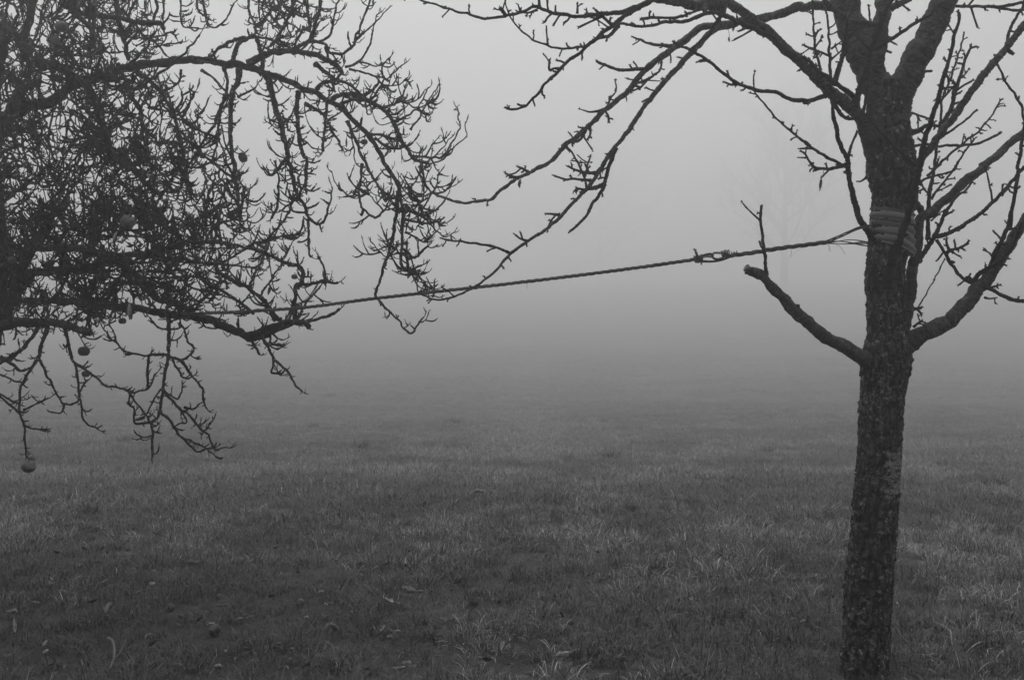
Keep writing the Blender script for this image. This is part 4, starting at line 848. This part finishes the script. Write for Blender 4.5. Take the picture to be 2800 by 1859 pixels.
for k in range(8):
    o = bpy.data.objects.new('tuft_%d' % k, tuft_mesh('tuft', 60, .025 + .005 * (k % 4), .07 + .012 * (k % 4), .075, .65 + .12 * (k % 3), 100 + k, tmin=.04 if k < 4 else .07, tmax=.11 if k < 4 else .19, straw=.11 if k < 4 else .3)); TUFTS.objects.link(o)
keep_out = []      # spots where leaves and windfalls lie open
def scatter():
    P = []; S = []; I = []
    def zone(y0, y1, dens, smin, smax):
        w = lambda y: 0.62 * y + 1.6
        n = int(dens * (y1 - y0) * (w(y0) + w(y1)))
        for _ in range(n):
            y = random.uniform(y0, y1); x = random.uniform(-1, 1) * w(y1)
            if abs(x) > w(y): continue
            cl = 0.5 + 0.5 * mnoise.noise(Vector((x * 2.1, y * 2.1, 9.1))); c2 = mnoise.noise(Vector((x * .45, y * .45, 2.1)))
            s = random.uniform(smin, smax) * (0.7 + 0.6 * cl) * (1 + .2 * c2)
            for (kx, ky, kr, ks) in (keep_out if y < 9 else ()):
                if (x - kx) ** 2 + (y - ky) ** 2 < kr * kr: s *= ks
            if s < 0.2: continue
            P.append((x, y, gz(x, y))); S.append(s); I.append(random.randrange(4) + (4 if .45 * mnoise.noise(Vector((x * 1.5 + 3, y * 1.1, 5.5))) + .35 * mnoise.noise(Vector((x * .16, y * .7, 8.5))) + .3 * mnoise.noise(Vector((x * 4, y * 4, 1.5))) + random.gauss(0, .2) + (.35 * math.exp(-((x - .012 * y) / (.5 + .02 * y)) ** 2) if y > 12 else 0) > .1 + .2 * max(0, min(1, (7 - y) / 2.5)) else 0))
    zone(2.2, 7, 460, .65, 1.2); zone(7, 12, 300, .75, 1.3); zone(12, 20, 170, .8, 1.4); zone(20, 34, 70, .9, 1.5); zone(34, 64, 20, 1.2, 1.9)
    n = len(P); me = bpy.data.meshes.new('grass'); me.from_pydata(P, [], [])
    rot = np.stack([rng.normal(0, .12, n), rng.normal(0, .12, n), rng.uniform(0, 6.283, n)], 1)
    for nm, ty, key, dat in (('rot', 'FLOAT_VECTOR', 'vector', rot.ravel()), ('scl', 'FLOAT', 'value', np.array(S)), ('idx', 'INT', 'value', np.array(I))):
        a = me.attributes.new(nm, ty, 'POINT'); a.data.foreach_set(key, dat.astype(np.int32 if ty == 'INT' else np.float32))
    me.materials.append(M['grass']); o = bpy.data.objects.new('grass', me); COL.objects.link(o); tag(o, 'short rough meadow grass covering the whole field', 'grass', kind='stuff')
    ng = bpy.data.node_groups.new('grass_scatter', 'GeometryNodeTree'); ng.interface.new_socket('Geometry', in_out='INPUT', socket_type='NodeSocketGeometry'); ng.interface.new_socket('Geometry', in_out='OUTPUT', socket_type='NodeSocketGeometry')
    A = ng.nodes.new; gi, go = A('NodeGroupInput'), A('NodeGroupOutput'); ip = A('GeometryNodeInstanceOnPoints'); ci = A('GeometryNodeCollectionInfo'); ci.inputs['Collection'].default_value = TUFTS; ci.inputs['Separate Children'].default_value = True; ci.inputs['Reset Children'].default_value = True
    def na(nm, ty): k = A('GeometryNodeInputNamedAttribute'); k.data_type = ty; k.inputs['Name'].default_value = nm; return k.outputs['Attribute']
    e2r = A('FunctionNodeEulerToRotation'); ip.inputs['Pick Instance'].default_value = True; L = ng.links.new
    L(gi.outputs[0], ip.inputs['Points']); L(ci.outputs[0], ip.inputs['Instance']); L(na('idx', 'INT'), ip.inputs['Instance Index']); L(na('rot', 'FLOAT_VECTOR'), e2r.inputs[0]); L(e2r.outputs[0], ip.inputs['Rotation']); L(na('scl', 'FLOAT'), ip.inputs['Scale']); L(ip.outputs[0], go.inputs[0])
    md = o.modifiers.new('scatter', 'NODES'); md.node_group = ng

# ------------------------------------------------------------------ tussocks, fallen leaves, windfalls, sticks
tus = [tuft_mesh('tussock', 260, .10, .24, .07, .28, 300 + k, .025, .06, .1, 4, .0024) for k in range(3)]
tus_dark = [tuft_mesh('tussock', 300, .09, .22, .08, .3, 400 + k, .01, .024, .05, 4, .0026) for k in range(3)]
TU = [(1245, 1160, 1.6, 'dark grass tussock left of centre in the misty meadow'), (984, 1232, 1.2, 'dark grass tussock beyond the hanging apple shoots'), (853, 1170, 1.2, 'small dark tussock at the foot of the pale grass band'), (1671, 1262, 1.0, 'dark tussock right of the picture middle'), (1545, 1262, .8, 'low dark tussock beside the one right of middle'), (2715, 1330, .95, 'round dark tussock in the grass right of the cherry trunk'), (2098, 1240, 1.0, 'dark tussock left of the cherry trunk'), (905, 1085, 1.6, 'faint tussock farthest off in the mist'), (230, 1130, 1.5, 'faint tussock behind the low hanging apple shoots'), (340, 1212, .9, 'dark tussock below the hanging apple shoots')]
for k in range(16): TU.append((random.uniform(40, 2760), random.uniform(1130, 1420), random.uniform(.45, .9), 'low tussock of coarse grass in the meadow'))
for k, (x, y, s, lb) in enumerate(TU):
    p = on_ground(x, y); o = bpy.data.objects.new('grass_tussock', (tus_dark if k < 10 else tus)[k % 3]); COL.objects.link(o); o.location = Vector(p); s *= 1.2; o.scale = (s * 1.25, s, s * random.uniform(.7, .9)); o.rotation_euler.z = random.uniform(0, 6.28); tag(o, lb, 'tussock', 'dark grass tussocks in the meadow')
leaf_me = []
for k in range(6):
    V, fc = leaf_mesh(random.uniform(.055, .085), random.uniform(.018, .028), random.uniform(-1.5, 1.5), random.uniform(.5, 1.4), 40 + k)
    for m in ('leaf', 'dark_leaf'):
        mb = MB(); mb.add(V, fc, V); o = mb.build('tmp', M[m], None, True); leaf_me.append((m, o.data)); bpy.data.objects.remove(o)
def put_leaf(sx, sy, dark, label, s=1.0, z=0.055):
    s *= 1.0
    c = [m for t, m in leaf_me if (t == 'dark_leaf') == dark]; p = on_ground(sx, sy); o = bpy.data.objects.new('fallen_leaf', random.choice(c)); COL.objects.link(o)
    o.location = Vector(p) + Vector((0, 0, z)); o.scale = (s, s, s); o.rotation_euler = (random.gauss(0, .45), random.gauss(0, .45), random.uniform(0, 6.28)); tag(o, label, 'leaf', 'fallen leaves in the grass'); keep_out.append((p[0], p[1], .075, .55))
LV = [('L7 1375,575', 0, 'large pale curled leaf in the open grass at lower left', 1.3), ('L7 1600,890', 0, 'pale leaf lying just above the large windfall apple', 1.1), ('L7 790,910', 0, 'pale crumpled leaf left of the bare leaf-strewn patch', 1.2), ('L7 570,600', 0, 'pale leaf half hidden in grass at far lower left', 1.0), ('L7 110,1040', 0, 'flat leaf near the left edge of the photo', 1.0), ('L8 1070,45', 0, 'pale leaf farthest from the camera in mid meadow', 1.2), ('L8 1560,530', 0, 'pale leaf in the grass right of middle', 1.1), ('L8 420,865', 0, 'pale upright leaf in the lower middle grass', 1.0), ('L8 560,810', 0, 'jagged pale leaf in the lower middle grass', 1.4), ('L8 1110,815', 1, 'dark leaf standing upright in the lower middle grass', 1.2), ('L8 1030,920', 1, 'dark leaf below the upright dark leaf', 1.1), ('L8 30,1085', 0, 'oval pale leaf at the foot of the thin stalk', 1.1), ('L8 1075,465', 0, 'narrow pale leaf in mid grass', 1.0), ('L8 1670,1280', 0, 'bright pale leaf near the bottom edge right of middle', 1.0), ('L8 1240,1220', 0, 'flat pale leaf near the bottom edge in the middle', 1.1), ('L8 2090,1310', 0, 'pale leaf on the bottom edge left of the cherry trunk', 1.0)]
for sp_, dk, lb, s in LV: x, y = T(sp_)[0]; put_leaf(x, y, bool(dk), lb, s)
for k in range(150):
    y = 1859 - 440 * random.random() ** 1.5; x = random.gauss(900, 560)
    if not 0 < x < 2780 or (2250 < x < 2470): continue
    dk = random.random() < .25; put_leaf(x, y, dk, 'small dark fallen leaf sunk in the grass' if dk else 'small pale fallen leaf sunk in the grass', random.uniform(.4, .8), random.uniform(.025, .055))
for sp_, rp, lb in (('L7 1540,1020', .027, 'large windfall apple on the leaf-strewn patch at lower left'), ('L7 1225,858', .018, 'small windfall apple above the leaf-strewn patch'), ('L7 2155,838', .022, 'windfall apple beside the long thin stalk'), ('L7 1570,765', .016, 'smallest windfall apple in the grass'), ('L6 1915,1158', .026, 'pale windfall apple alone out in the meadow')):
    p = on_ground(*T(sp_)[0]); add_apple(p + np.array([0, 0, rp * .75 + .008]), rp, lb, 'rotten', .24, (random.uniform(-1.5, 1.5), random.uniform(-1, 1), 1), False, 'windfall apples in the grass'); keep_out.append((p[0], p[1], .09, .45)); keep_out.append((p[0] * .98, p[1] * .98, .09, .45))
keep_out.append((*on_ground(*T('L7 1150,960')[0])[:2], .3, .86))
def stick(name, spec, r, label, z0, z1, m='stick', cat='stick'):
    px = T(spec); n = len(px); P = []
    for i, (x, y) in enumerate(px): p = on_ground(x, y); P.append(p + np.array([0, 0, z0 + (z1 - z0) * i / max(1, n - 1)]))
    o0 = P[0].copy(); q = catmull(np.array(P), .02); mb = MB(); mb.tube(q, np.linspace(r, r * .6, len(q)), 7, .08); o = mb.build(name, M[m], None, True, origin=o0); tag(o, label, cat)
stick('fallen_stick', 'L7 780,1115 815,1160 822,1250 790,1340', .006, 'pale bent stick in the grass at the bottom left', .05, .05); stick('fallen_stick', 'L7 905,1160 870,1220 770,1335', .005, 'pale straight stick leaning beside the bent one', .06, .04)
p0 = on_ground(*T('L7 1965,1150')[0]); top = W(*T('L7 2200,490')[0], 5.6); q = catmull(np.array([p0, (p0 + top) / 2 + np.array([.01, 0, .01]), top]), .02)
mb = MB(); mb.tube(q, np.linspace(.0022, .0012, len(q)), 5); o = mb.build('dry_stalk', M['dark_leaf'], None, True, origin=p0); tag(o, 'long thin dark stalk leaning up out of the grass at lower left', 'stalk')
scatter()

# ------------------------------------------------------------------ haze
def make_haze():
    x, y0, y1, z0, z1 = 345.0, -60.0, 345.0, -6.0, 34.0
    V = [(-x, y0, z0), (x, y0, z0), (x, y1, z0), (-x, y1, z0), (-x, y0, z1), (x, y0, z1), (x, y1, z1), (-x, y1, z1)]
    me = bpy.data.meshes.new('haze'); me.from_pydata(V, [], [(3, 2, 1, 0), (4, 5, 6, 7), (0, 1, 5, 4), (1, 2, 6, 5), (2, 3, 7, 6), (3, 0, 4, 7)]); o = bpy.data.objects.new('haze', me); COL.objects.link(o)
    m = bpy.data.materials.new('haze'); m.use_nodes = True; n = m.node_tree; n.nodes.remove(n.nodes['Principled BSDF']); v = n.nodes.new('ShaderNodeVolumePrincipled'); v.inputs['Color'].default_value = (.97, .97, .97, 1); v.inputs['Density'].default_value = HAZE_DENSITY; v.inputs['Anisotropy'].default_value = HAZE_G
    n.links.new(v.outputs[0], n.nodes['Material Output'].inputs['Volume']); me.materials.append(m); tag(o, 'pale even mist over the whole meadow', 'haze', kind='stuff')
make_haze()
